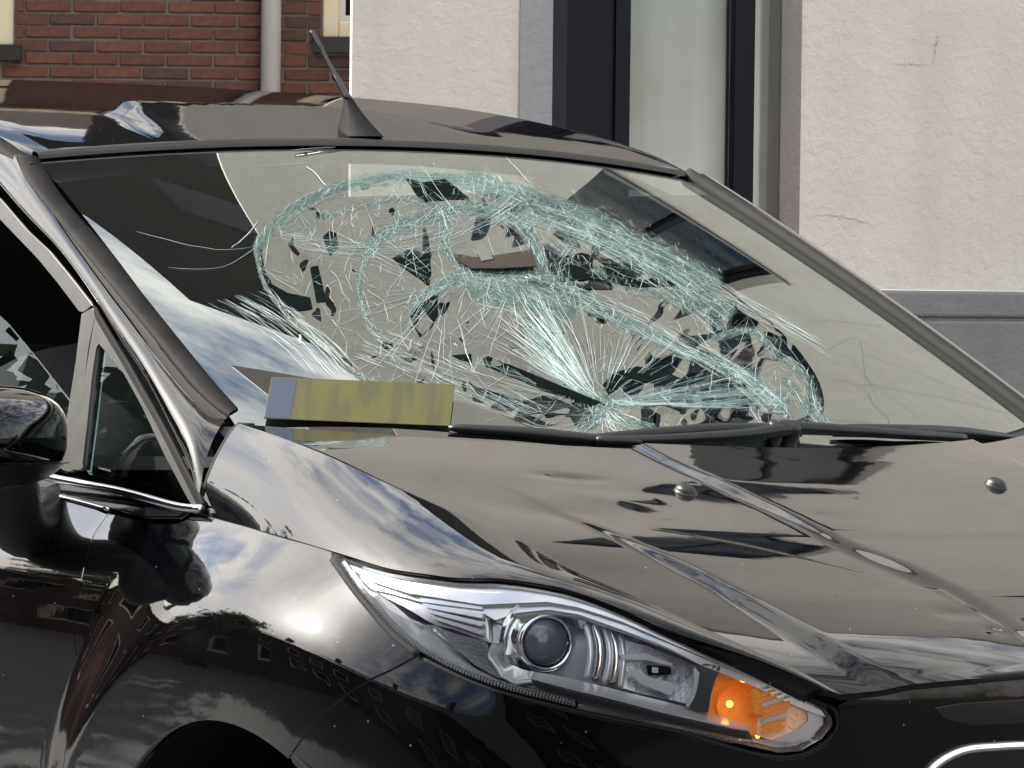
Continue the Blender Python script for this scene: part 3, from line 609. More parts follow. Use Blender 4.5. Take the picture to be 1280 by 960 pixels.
fan(I2, 102, 158, (10, 90), (60, 175), 80); fan(I2, 118, 150, (25, 110), (80, 185), 90, (.0002, .0008)); fan(I2, 60, 102, (20, 60), (40, 120), 26); fan(I2, 5, 60, (15, 60), (40, 140), 24)
fan(I2, -4, 14, (10, 140), (60, 240), 60); fan(I2, 160, 205, (20, 90), (50, 190), 40); fan(I2, 205, 340, (4, 25), (15, 60), 40); fan((756, 505), 180, 330, (2, 20), (20, 80), 34)
rings(I2, 0, 360, (14, 24, 38), .7); rings(I2, 20, 170, (56, 78, 104, 130, 160), .45); rings((600, 300), 150, 380, (60, 85, 110, 140), .4); rings((560, 350), 120, 300, (60, 90, 130, 170), .45)
I1 = (600, 300)
fan(I1, 0, 360, (35, 90), (60, 150), 40); fan((640, 350), 180, 360, (10, 40), (40, 110), 26); fan((560, 350), 130, 290, (20, 80), (60, 190), 36)
def bandfan(p0, p1, q0, q1, n, w=(.0002, .0006), mix=.6, bow=0, L_=(14, 60)):
    for _ in range(n*3):
        t = rng.random(); a = np.array(p0)*(1-t)+np.array(p1)*t; b = np.array(q0)*(1-t)+np.array(q1)*t; d = b-a; ln = np.linalg.norm(d); u = d/ln; nn = np.array([-u[1], u[0]]); k = rng.random(); l = rng.uniform(*L_); f = lambda x: a+d*x+nn*(bow*4*x*(1-x))
        k0, k1 = max(0, k-l/ln/2), min(1, k+l/ln/2); e = rng.normal(0, .6, 2); pick(mix).add(kink(f(k0)+e, f(k1)+e+rng.normal(0, .7, 2), 5, .5), rng.uniform(*w))
bandfan((259, 379), (330, 362), (385, 468), (455, 468), 34, (.0002, .0005), .9, -10, (20, 70))
bandfan((660, 250), (650, 275), (930, 375), (900, 410), 60, mix=.5, bow=-14); bandfan((715, 350), (705, 372), (985, 500), (960, 515), 60, mix=.5, bow=-22)
bandfan((770, 492), (765, 482), (985, 490), (985, 515), 70, mix=.4, bow=4); bandfan((880, 341), (900, 370), (1030, 428), (1040, 450), 30, mix=.5)
bandfan((340, 280), (350, 300), (640, 236), (660, 260), 70, mix=.5, bow=32)
bandfan((440, 440), (470, 400), (640, 520), (700, 500), 40, (.0002, .0005), .9)
# fine craze: edges of a random triangulation inside the rim
_cp = rng.uniform([322, 217], [1030, 550], (900, 2)); _cp = _cp[inside(RIM, _cp)]
_tr = delaunay_2d_cdt([Vector(p) for p in _cp], [], [], 0, 1e-6)
for e in _tr[1]:
    a, b = np.array(_tr[0][e[0]]), np.array(_tr[0][e[1]])
    if np.linalg.norm(a-b) < 60 and rng.random() < .34: (cw if rng.random() < .7 else ct).add(jit(np.linspace(a, b, 4), .8), rng.uniform(.0002, .0006))
for _ in range(900):                                           # short glints
    o = rng.uniform([325, 222], [1025, 548]);
    if inside(RIM, o[None])[0]:
        a = rng.normal(2.2, .6); l = rng.uniform(2, 11); d = np.array([math.cos(a), math.sin(a)]); cw.add([o-d*l/2, o+d*l/2], rng.uniform(.0002, .0006))
for q, w in [([(1006, 401), (1050, 402), (1107, 409)], .0005), ([(1025, 472), (1100, 484), (1200, 502), (1278, 521)], .0006), ([(1077, 442), (1150, 468), (1261, 510)], .0005), ([(1025, 524), (1080, 528), (1150, 538)], .0005), ([(1085, 492), (1098, 512), (1112, 528), (1095, 536)], .0007), ([(1065, 450), (1080, 470), (1120, 500), (1160, 530)], .0004), ([(1030, 440), (1075, 425), (1080, 460), (1100, 500)], .0004)]: cdk.add(jit(spline(q, 12), .5), w)
for q, w in [([(289, 311), (305, 298), (322, 277)], .0012), ([(322, 308), (300, 312), (240, 308), (170, 290)], .0006), ([(382, 208), (394, 218), (407, 233)], .0013), ([(632, 197), (648, 214), (662, 229)], .0008), ([(365, 188), (420, 184)], .001), ([(322, 308), (290, 330), (210, 335)], .0006), ([(340, 208), (386, 204)], .0008), ([(375, 419), (376, 430)], .003)]: cw.add(jit(spline(q, 10), .4), w)
cw.build('crack_strands', M['crack']); ct.build('crack_strands', M['crack_teal']); cdk.build('hairline_cracks', M['crack_dark'])
# opaque patches painted as the dark cabin seen through gaps in the glass
def cabin_patch(px, tilt, mt, lift=.004):
    q = WS.solve(px); P, n = glassP(q, lift); c = P.mean(0); r = np.array(tilt); P = P+n*(((P-c)@r))[:, None]; b = P-n*.0012; k = len(P)
    mesh('cabin_patch', np.vstack([P, b]), [tuple(range(k))]+[(i, i+k, (i+1) % k+k, (i+1) % k) for i in range(k)], mt, wind, False)
for px, tl in [([(514, 385), (527, 370), (548, 358), (549, 385), (540, 402), (526, 414), (518, 400)], (0, 0, 0)), ([(404, 290), (412, 283), (421, 285), (424, 302), (413, 312)], (0, 0, 0)), ([(388, 328), (398, 325), (404, 350), (408, 370), (396, 372)], (0, 0, 0)), ([(475, 422), (490, 424), (494, 431), (480, 430)], (0, 0, 0)), ([(500, 442), (524, 441), (512, 448)], (0, 0, 0)), ([(566, 436), (590, 434), (591, 445), (578, 442)], (0, 0, 0)), ([(492, 313), (512, 303), (538, 306), (541, 330), (538, 349), (528, 340), (516, 332)], (0, 0, 0)), ([(605, 439), (612, 436), (760, 488), (745, 494), (690, 474), (608, 450)], (0, 0, 0)), ([(508, 222), (530, 226), (556, 222), (572, 232), (590, 246), (560, 244), (528, 248)], (0, 0, 0)), ([(338, 352), (360, 362), (388, 366), (391, 380), (372, 386), (352, 384)], (0, 0, 0)), ([(757, 462), (772, 448), (800, 441), (832, 447), (858, 463), (874, 482), (850, 479), (822, 463), (790, 459), (764, 474)], (0, 0, 0)), ([(690, 318), (728, 311), (798, 329), (850, 350), (800, 351), (742, 344), (700, 346)], (0, 0, 0))]: cabin_patch(px, tl, M['gap'], .0007)
cabin_patch([(556, 292), (600, 284), (642, 283), (664, 296), (671, 333), (625, 334), (592, 331), (572, 316)], (.1, 0, 0), M['gap_brown'], .0008)
cabin_patch([(594, 296), (606, 294), (618, 318), (603, 321)], (.1, 0, 0), M['liner'], .0012)
# header seal and roof
hs = np.linspace(-1.0, 1.0, 90); hw = W_(hs, np.full(90, 1.0)); hn = W_(hs, np.full(90, 1.012))
MB().grid(np.stack([W_(hs, np.full(90, .988))+[.001, 0, .003], W_(hs, np.full(90, .992))+[.002, 0, .007], hw+[0, 0, .009], hn+[-.006, 0, .007], hn+[-.01, 0, -.01]])).build('header_seal', M['plastic'], car)
ys = np.linspace(-.585, .585, 60); fr = np.stack([-1.045-.17*ys**2, ys], -1)
panel('roof', RF, np.vstack([fr, [(-1.3, .60), (-2.0, .60), (-2.6, .54), (-2.7, 0), (-2.6, -.54), (-2.0, -.60), (-1.3, -.60)]]), M['roof_paint'], car, step=.016, skirt=.02)
for sgn in (1, -1):
    x = np.linspace(-2.6, -1.07, 50); q = np.stack([x, np.full(50, -.607*sgn)], -1); P = RF(q); P[:, 2] -= .004
    P[-6:, 2] += np.linspace(0, -.004, 6)
    sd = np.array([0, -.012*sgn, 0]); MB().grid(np.stack([P-sd+[0, 0, -.006], P-sd+[0, 0, .006], P+[0, 0, .006], P+sd+[0, 0, .0], P+sd+[0, 0, -.014]])).build('roof_moulding', M['rubber'], car)
hl_ = RF.f(np.repeat(np.linspace(-2.6, -1.08, 20), 20), np.tile(np.linspace(-.56, .56, 20), 20)).reshape(20, 20, 3)-[0, 0, .045]
MB().grid(hl_).build('headlining', M['liner'], car)
# far pillar and its seal (mirrored copies), far body side
for o in list(car.children):
    if o.name.split('.')[0] in ('front_fender', 'front_door', 'rear_door', 'front_bumper', 'grille', 'wheel_housing', 'inner_body'):
        c = o.copy(); COL.objects.link(c); c.scale = (1, -1, 1)
tt = np.linspace(-.03, .985, 60); fr_ = lambda s_: W_(np.full(60, s_), tt); nn_ = WS.normal(np.stack([np.full(60, 1.0), tt], -1))
MB().grid(np.stack([fr_(.985)+nn_*.001, fr_(.99)+nn_*.010, fr_(1.02)+nn_*.014, fr_(1.055)+nn_*.012, fr_(1.08)-nn_*.004, fr_(1.09)-nn_*.05, fr_(1.10)-nn_*.12])).build('windscreen_pillar', M['paint'], car)
for sgn in (1,):
    q = np.stack([np.full(60, .992*sgn), np.linspace(.0, 1.0, 60)], -1); MB().tube(WS(q)+WS.normal(q)*.004, .012, 8).build('glass_edge_seal', M['black'], car)
# side window furniture
def sg(name, px, m, off=.0, **k): return pxpanel(name, SG, px, M[m], car, off=off, pstep=8, step=.02, **k)
sg('door_frame', [(-60, 196), (0, 246), (35, 287), (62, 312), (90, 346), (118, 382), (102, 394), (75, 358), (48, 325), (0, 275), (-60, 222)], 'trim', .002)
sg('frame_post', [(102, 392), (118, 383), (121, 392), (112, 432), (104, 500), (96, 560), (92, 592), (74, 588), (84, 520), (95, 450)], 'trim', .001)
sg('door_frame_seal', [(118, 382), (123, 389), (160, 450), (205, 530), (258, 632), (250, 636), (198, 533), (152, 452), (121, 400)], 'rubber', .004)
sg('quarter_frame', [(122, 390), (156, 449), (200, 527), (253, 634), (240, 632), (207, 570), (180, 512), (157, 470), (124, 430), (118, 470), (112, 530), (105, 590), (92, 589), (98, 545), (108, 470), (117, 415)], 'trim', .003)
sg('quarter_glass', [(124, 428), (157, 468), (181, 511), (207, 570), (242, 633), (104, 592), (112, 530)], 'side_glass', -.004)
sg('door_glass', [(-60, 345), (0, 398), (40, 446), (84, 503), (76, 590), (0, 575), (-60, 562)], 'side_glass', -.010)
bl = spline([(-120, 556), (0, 579), (60, 594), (110, 604), (150, 612), (200, 625), (240, 634), (256, 635)], 60)
q = SG.solve(bl); MB().tube(SG(q)+SG.normal(q)*.006-[0, 0, .003], .0062, 10).build('chrome_waist_strip', M['chrome'], car)
pxpanel('belt_moulding', SB, [(-120, 566), (0, 588), (60, 602), (110, 612), (150, 622), (200, 634), (240, 640), (225, 650), (187, 650), (137, 637), (56, 615), (0, 602), (-120, 578)], M['gloss'], car, off=.006, step=.02)
q = SB.solve(spline([(-120, 584), (0, 605), (56, 617), (100, 628), (139, 639)], 40)); MB().tube(SB(q)+SB.normal(q)*.004, .003, 8).build('lower_waist_strip', M['chrome'], car)
# ------------------------------------------------------------------ door mirror
def mirror():
    c = U([(-8, 545)], 'y', -.90)[0]
    th = np.linspace(0, 2*math.pi, 41); ph = np.linspace(-1, 1, 25); V = []
    def sp(v, e): return np.sign(v)*abs(v)**e
    G = np.zeros((25, 41, 3))
    for i, p in enumerate(ph):
        a = math.asin(p*.9999)
        cr = sp(math.cos(a), .55)
        for j, t in enumerate(th):
            G[i, j] = (sp(math.cos(t), .8)*cr*(.05 if math.cos(t) < 0 else .078), p*.10*(1), sp(math.sin(t), .75)*cr*.068)
    Rz = Matrix.Rotation(math.radians(18), 3, 'Z'); P = (G.reshape(-1, 3)@np.array(Rz).T+c).reshape(25, 41, 3)
    m = MB().grid(P).build('door_mirror', M['paint'], car)
    lo = G.copy(); lo[..., 2] = np.minimum(lo[..., 2], -.035); lo *= 1.03; P = (lo.reshape(-1, 3)@np.array(Rz).T+c).reshape(25, 41, 3)
    MB().grid(P).build('mirror_underside', M['plastic'], m)
    a = c+[.0, .03, -.065]; b = SB(SB.solve([(62, 640)]))[0]
    ctrl = U([(12, 690)], 'y', -.89)[0]
    pts = spline([a+[-.005, -.015, .02], (a+b)/2+[.0, -.02, -.035], b+[-.015, .01, -.012], b+[-.02, .06, .0]], 24); r = np.interp(np.linspace(0, 1, 24), [0, .4, .8, 1], [.048, .040, .044, .05])
    MB().tube(pts, r, 18).build('mirror_arm', M['plastic'], m)
mirror()
# ------------------------------------------------------------------ wipers, nozzles, aerial
def wiper(bl, arm, hub):
    q = WS.solve(bl); P = smooth(res(WS(q), 30), 3); n = WS.normal(WS.solve(proj(P)))
    w = MB().tube(P+n*.016, np.interp(np.linspace(0, 1, 30), [0, .05, .5, .95, 1], [.003, .006, .0085, .006, .003]), 8).build('wiper_blade', M['plastic'], car)
    MB().tube(P+n*.006, .0035, 6).build('wiper_rubber', M['rubber'], w)
    if arm is not None:
        A = smooth(res(WS(WS.solve(arm)), 24), 3); A = A+np.array([.01, 0, .014]); MB().tube(A, np.interp(np.linspace(0, 1, 24), [0, .3, 1], [.010, .008, .006]), 8).build('wiper_arm', M['plastic'], w)
        h = A[0]; MB().lathe([(0, .008), (.009, .007), (.012, .003), (.013, -.01), (.014, -.03)], 18, frame(h, (.45, 0, .9))).build('wiper_pivot', M['plastic'], w)
wiper([(722, 563), (800, 556), (900, 549), (1000, 548)], [(985, 548), (930, 556), (830, 562), (740, 564)], 1)
wiper([(560, 548), (640, 553), (735, 562), (800, 566)], None, 0)
wiper([(1040, 548), (1120, 550), (1200, 553), (1262, 560)], [(965, 546), (1040, 550), (1120, 555), (1200, 560)], 1)
for px in ((857, 615), (1245, 607)):
    q = HS.solve([px]); p = HS(q)[0]; n = HS.normal(q)[0]
    if px[0] > 1000: pass
    th = np.linspace(0, math.pi/2, 7); Mx = frame(p-n*.001, n, (1, .25, 0)); Mx = Mx@np.diag([1.25, .9, 1, 1])
    o = MB().lathe([(.0135, 0), (.0135, .002)]+[(.0125*math.cos(a), .002+.0095*math.sin(a)) for a in th], 20, Mx).build('washer_nozzle', M['plastic'], car)
    MB().lathe([(.004, 0), (.003, .004), (0, .004)], 8, frame(p+n*.006-np.array([.014, 0, 0]), (-1, 0, .3))).build('nozzle_jet', M['rubber'], o)
a0_ = RF(RF.solve([(452, 168)]))[0]
ab = []
for i, h in enumerate(np.linspace(0, 1, 12)):
    r = .034*(1-h)**1.5+.0075; ab.append((r, h*.055))
b0 = U([(450, 167)], 'y', a0_[1])[0]; tip = U([(386, 47)], 'y', a0_[1]-.005)[0]
ax = tip-b0; ax /= np.linalg.norm(ax)
G = []
for h in np.linspace(0, 1, 14):
    c = a0_-np.array([0, 0, .004])+np.array([0, 0, 1])*h*.02+ax*h*.055; rx = .048*(1-h)**1.3+.008; ry = .024*(1-h)**1.2+.008
    G.append([c+np.array([rx*math.cos(t)-.01*(1-h), ry*math.sin(t), 0]) for t in np.linspace(0, 2*math.pi, 25)])
an = MB().grid(np.array(G)).build('aerial_base', M['rubber'], car)
s0 = a0_+ax*.055+np.array([0, 0, .015]); Ln = np.linalg.norm(tip-s0)
pt = s0+np.outer(np.linspace(0, Ln, 30), ax); MB().tube(pt, np.interp(np.linspace(0, 1, 30), [0, .3, .36, .72, .74, 1], [.0068, .0058, .0042, .0036, .0048, .0045]), 10).build('aerial_mast', M['gloss'], an)
# ------------------------------------------------------------------ headlight
hd = empty('headlight', (0, 0, 0)); hd.parent = car
def hp(name, px, m, off, skirt=.012, offf=None, step=.008, gap=.0, curve=False): return pxpanel(name, SB, px, M[m] if isinstance(m, str) else m, hd, off=off, skirt=skirt, offf=offf, step=step, gap=gap, curve=curve, pstep=4)
M['amber'] = mat('amber_lamp_plastic', (.95, .34, .05), .15, .3, bump=(260, .8, .004), emit=((1, .30, .03), .07))
M['amber_on'] = mat('lit_amber_bulb', (1, .5, .1), .2, emit=((1, .46, .08), 1.5))
M['reflector'] = mat('ribbed_reflector', (.80, .84, .90), .14, .5, bump=(70, .5, .01))
M['blue_lens'] = mat('projector_glass', (.12, .145, .19), .12, 0, 1.7)
M['satin_back'] = mat('grey_silvered_housing', (.66, .70, .76), .3, .35, bump=(60, .2, .003))
M['drl'] = mat('smoked_running_light', (.06, .062, .068), .3, .2)
M['pink'] = mat('pale_bezel_end', (.66, .60, .58), .35, .3)
hp('lamp_back', LO, 'satin_back', -.075, .002, step=.015)
cav = hp('lamp_cavity_wall', LO, M['satin_back'], -.004, .075, gap=.0015)
hp('lens_sheen_strip', [(424, 697), (440, 703), (456, 708), (484, 716), (512, 721), (545, 725), (569, 728), (600, 729), (619, 729), (650, 732), (681, 737), (710, 743), (737, 752), (776, 768), (832, 795), (889, 821), (945, 847), (987, 869), (1030, 887), (985, 870), (945, 849), (889, 824), (832, 799), (776, 774), (720, 755), (681, 748), (640, 750), (597, 752), (560, 746), (505, 737), (456, 719), (441, 709)], 'white_pl', -.010, .012)  # pale strip standing in for sky reflected along the clear lens's top
bm = bmesh.new(); bm.from_mesh(cav.data); fs = [f for f in bm.faces if len(f.verts) == 3]; bmesh.ops.delete(bm, geom=fs, context='FACES'); bm.to_mesh(cav.data); bm.free()
hp('lower_bezel', [(436, 711), (456, 724), (490, 757), (521, 772), (560, 806), (580, 826), (613, 845), (647, 858), (681, 864), (720, 883), (760, 885), (832, 907), (900, 922), (942, 928), (975, 931), (1000, 929), (1022, 916), (1034, 898), (1039, 902), (1038, 910), (1025, 926), (1000, 938), (973, 939), (917, 926), (861, 912), (804, 900), (720, 882+2), (681, 872), (639, 860), (597, 847), (557, 829), (528, 810), (497, 787), (469, 756), (446, 729)], 'white_pl', 0, .006, offf=lambda P: -.006-.040*np.clip(seg_dist(proj(P), np.array(LO[24:]+LO[:1], float))/26, 0, 1), step=.004)
hp('upper_bezel', [(424, 696), (441, 706), (456, 716), (505, 734), (560, 743), (597, 749), (640, 747), (681, 745), (720, 752), (776, 772), (832, 797), (889, 822), (945, 848), (985, 869), (1030, 889), (1036, 898), (1018, 892), (980, 876), (940, 856), (880, 832), (832, 806), (776, 783), (720, 762), (681, 755), (640, 760), (612, 770), (600, 762), (550, 754), (508, 743), (456, 726), (436, 711)], 'white_pl', -.018, .02)
hp('inner_bezel', [(597, 755), (612, 768), (606, 786), (612, 806), (624, 828), (641, 836), (681, 843), (760, 862), (832, 880), (886, 893), (940, 909), (936, 914), (917, 910), (832, 891), (760, 872), (709, 861), (661, 848), (640, 850), (622, 840), (606, 818), (598, 800), (596, 793), (546, 774), (520, 767), (508, 742)], 'white_pl', 0, .006, offf=lambda P: -.012-.030*np.clip(seg_dist(proj(P), np.array([(600, 815), (620, 842), (640, 851), (661, 849), (709, 862), (760, 874), (832, 893), (917, 912), (937, 915)], float))/18, 0, 1), step=.004)
hp('bezel_wedge', [(440, 712), (456, 722), (508, 743), (597, 757), (598, 797), (546, 777), (521, 770), (480, 742), (456, 726)], 'white_pl', -.024, .015)
for k in range(4):
    t = k/3; hp('bezel_rib', [(516+10*t, 745+22*t-4), (597, 760+34*t-9), (597, 760+34*t-3), (520+12*t, 745+22*t+2)], 'satin', -.014, .006)
hp('bezel_window', [(524, 774), (560, 788), (596, 796), (602, 818), (618, 840), (638, 852), (612, 842), (585, 826), (560, 806)], 'satin_dark', -.024, .004)
hp('running_light', [(661, 849), (709, 862), (760, 874), (832, 893), (917, 912), (937, 915), (941, 926), (917, 922), (832, 904), (776, 894), (720, 880), (690, 870), (668, 860)], 'drl', -.007, .006)
# prisms along the lower edge of the cluster and in the running light
def prisms(name, line, n, wpx, hpx, m, off, lean=0):
    q = spline(line, n+1); mb = MB(); T = np.gradient(q, axis=0); T /= np.linalg.norm(T, axis=1)[:, None]; Nn = np.stack([-T[:, 1], T[:, 0]], -1)
    C_ = []
    for i in range(n):
        a = q[i]; 
        for du, dv in ((-.5, -.5), (.5, -.5), (.5, .5), (-.5, .5)): C_.append(a+T[i]*(du*wpx+dv*lean)+Nn[i]*dv*hpx)
    uv = SB.solve(C_); P = SB(uv); n_ = SB.normal(uv); A = P+n_*off; B = P+n_*(off-.006)
    for i in range(n):
        k = slice(4*i, 4*i+4); ridge_ = (A[4*i]+A[4*i+1]+A[4*i+2]+A[4*i+3])/4; a_, b_ = (A[4*i]+A[4*i+1])/2+n_[4*i]*.002, (A[4*i+2]+A[4*i+3])/2+n_[4*i]*.002
        V = list(B[k])+[a_, b_]; mb.add(V, [(0, 3, 5, 4), (1, 4, 5, 2), (0, 4, 1), (3, 2, 5)])
    o = mb.build(name, m, hd, False); o['kind'] = 'stuff'; return o
_el = SB.solve(spline([(424, 700), (442, 725), (465, 754), (493, 785), (526, 811), (557, 829), (597, 847), (639, 861), (681, 872), (720, 882)], 60)); MB().tube(SB(_el)-SB.normal(_el)*.0085, .0055, 8).build('edge_strip', M['gloss'], hd)
prisms('edge_prisms', [(428, 703), (442, 723), (465, 752), (493, 783), (526, 809), (557, 827), (597, 845), (639, 859), (681, 870), (720, 880)], 84, 2.8, 7.5, M['satin'], -.0012)
prisms('edge_prisms', [(722, 884), (760, 891), (832, 909), (900, 923), (950, 934), (990, 936), (1015, 926)], 110, 1.8, 4, M['satin'], -.003)
prisms('running_light_prisms', [(668, 854), (720, 870), (776, 884), (832, 898), (917, 917), (936, 920)], 90, 1.5, 7, M['satin_dark'], -.004, 3)
# projector
fwd = np.array([.97, -.20, .02]); fwd /= np.linalg.norm(fwd)
def at(px, d): q = SB.solve([px]); return (SB(q)-SB.normal(q)*d)[0]
def ray_at(px, d): q = SB.solve([px]); p = SB(q)[0]; r_ = (p-CAM); r_ /= np.linalg.norm(r_); return p+r_*d
pc = ray_at((681, 803), .052); side = np.array([0, 1.0, 0])
cr = lambda n, prof, m, c, k=56, ax=fwd: MB().lathe(prof, k, frame(c, ax)).build(n, M[m], hd)
cr('projector_lens', [(.0275*math.cos(a), .002+.014*math.sin(a)) for a in np.linspace(0, math.pi/2, 14)], 'blue_lens', pc)
cr('projector_ring', [(.028, -.008), (.0285, .004), (.031, .007), (.034, .005), (.035, -.004), (.037, -.02)], 'chrome', pc)
cr('projector_bowl', [(.0365+.0035*k+(.0012 if k % 2 else 0), -.014+.0042*k-.0002*k*k) for k in range(7)], 'chrome', pc-fwd*.004)
# shroud facets left of the projector and ribbed columns to its right
for (x, y, w_, h_) in ((626, 780, 9, 20), (622, 800, 12, 24), (634, 762, 14, 10)): hp('projector_shroud', [(x-w_, y-h_/2), (x+w_, y-h_/2-6), (x+w_*.7, y+h_/2), (x-w_*.6, y+h_/2+3)], 'satin', -.038, .015)
for i, (x, y0, y1, b) in enumerate(((727, 768, 848, 8), (737, 766, 852, 10), (748, 765, 856, 11), (758, 768, 858, 9), (769, 772, 862, 7))):
    yy = np.linspace(y0, y1, 14); xx = x+b*np.cos(np.linspace(-1.3, 1.3, 14))-6; q = SB.solve(np.stack([xx, yy], -1)); P = SB(q)-SB.normal(q)*(.040+.003*i)
    MB().tube(P, .0042+.001*(i % 2), 8).build('reflector_rib', M['chrome' if i % 2 else 'satin'], hd)
# main beam reflector
mc = SB(SB.solve([(822, 822)]))[0]
def bowl(P): r = np.linalg.norm(P-mc, axis=1)/.10; return -.026-.046*np.clip(1-r*r, 0, 1)
hp('main_reflector', [(770, 786), (800, 793), (832, 808), (880, 832), (872, 850), (868, 868), (860, 884), (832, 878), (790, 868), (764, 860), (760, 826)], 'reflector', 0, .004, offf=bowl, step=.005)
hp('reflector_blade', [(766, 812), (800, 810), (838, 826), (836, 830), (800, 820), (770, 820)], 'satin', -.045, .012)
hp('reflector_blade', [(778, 832), (792, 836), (802, 846), (836, 854), (834, 872), (812, 862), (796, 856), (786, 846)], 'satin', -.040, .010)
hp('bulb_shield', [(802, 828), (834, 830), (835, 842), (804, 844)], 'gloss', -.048, .012)
hp('bulb_shield', [(810, 831), (818, 832), (818, 840), (810, 840)], 'satin', -.044, .004)
hp('lamp_divider', [(880, 828), (902, 832), (896, 845), (889, 868), (885, 893), (859, 884), (866, 866), (870, 848), (868, 836)], 'drl', -.018, .010)
hp('divider_edge', [(866, 832), (874, 840), (872, 856), (868, 872), (860, 886), (856, 884), (864, 866), (868, 848)], 'satin', -.015, .010)
# turn signal
ts = mesh('turn_signal', [], [], M['amber'], hd); 
def tp(name, px, m, off, skirt=.006, **k): o = hp(name, px, m, off, skirt, **k); o.parent = hd; return o
tc_ = SB(SB.solve([(925, 872)]))[0]
bpy.data.objects.remove(ts)
tp('turn_signal', [(904, 838), (915, 837), (951, 853), (962, 861), (955, 880), (950, 905), (945, 921), (917, 911), (886, 894), (889, 870), (893, 852)], 'amber', 0, offf=lambda P: -.022-.022*np.clip(1-(np.linalg.norm(P-tc_, axis=1)/.045)**2, 0, 1), step=.004)
M['peach'] = mat('clear_amber_prism', (.88, .60, .44), .2, .35, bump=(200, .6, .004), emit=((1, .40, .12), .05))
tp('signal_lens', [(951, 853), (990, 873), (1012, 889), (1016, 900), (1002, 914), (968, 929), (945, 921), (950, 900), (955, 880)], 'peach', -.026)
tp('signal_tip', [(1012, 891), (1032, 897), (1032, 908), (1018, 922), (996, 930), (968, 929), (1001, 914), (1014, 902)], 'pink', -.020)
for k in range(9):
    t = k/8; a = np.array([953+2*t, 860+56*t]); b = a+np.array([44*(1-.35*t), -16+8*t]); b[0] = min(b[0], 1012-14*t); hp('signal_prism', [a, b, b+[1, 4], a+[0, 4.5]], 'amber' if k % 3 else 'pink', -.018, .006)
for (x, y, r) in ((912, 880, .0045), (930, 847, .006), (906, 902, .004), (947, 920, .003)):
    c = ray_at((x, y), .030); n_ = np.array([.8, -.5, .1]); MB().lathe([(r*math.sin(a), r*math.cos(a)) for a in np.linspace(0, math.pi, 10)], 14, frame(c, n_)).build('signal_bulb', M['amber_on'], hd)
c = ray_at((912, 880), .045); MB().lathe([(.022, .012), (.018, .004), (.010, -.004), (0, -.006)], 28, frame(c, fwd)).build('signal_reflector', M['amber'], hd)
cyl = SB.solve(spline([(944, 862), (948, 878), (946, 896)], 12)); MB().tube(SB(cyl)-SB.normal(cyl)*.026, .009, 12).build('signal_lens', M['amber'], hd)
lens = hp('clear_lens', LO, 'lens', 0.0, .010, gap=.002)
# left cluster, mirrored
for o in [hd]:
    c = empty('headlight', (0, 0, 0)); c.parent = car; c.scale = (1, -1, 1)
    for ch in hd.children:
        if ch.name.split('.')[0] in ('lamp_back', 'lower_bezel', 'upper_bezel', 'clear_lens', 'turn_signal'): d = ch.copy(); COL.objects.link(d); d.parent = c
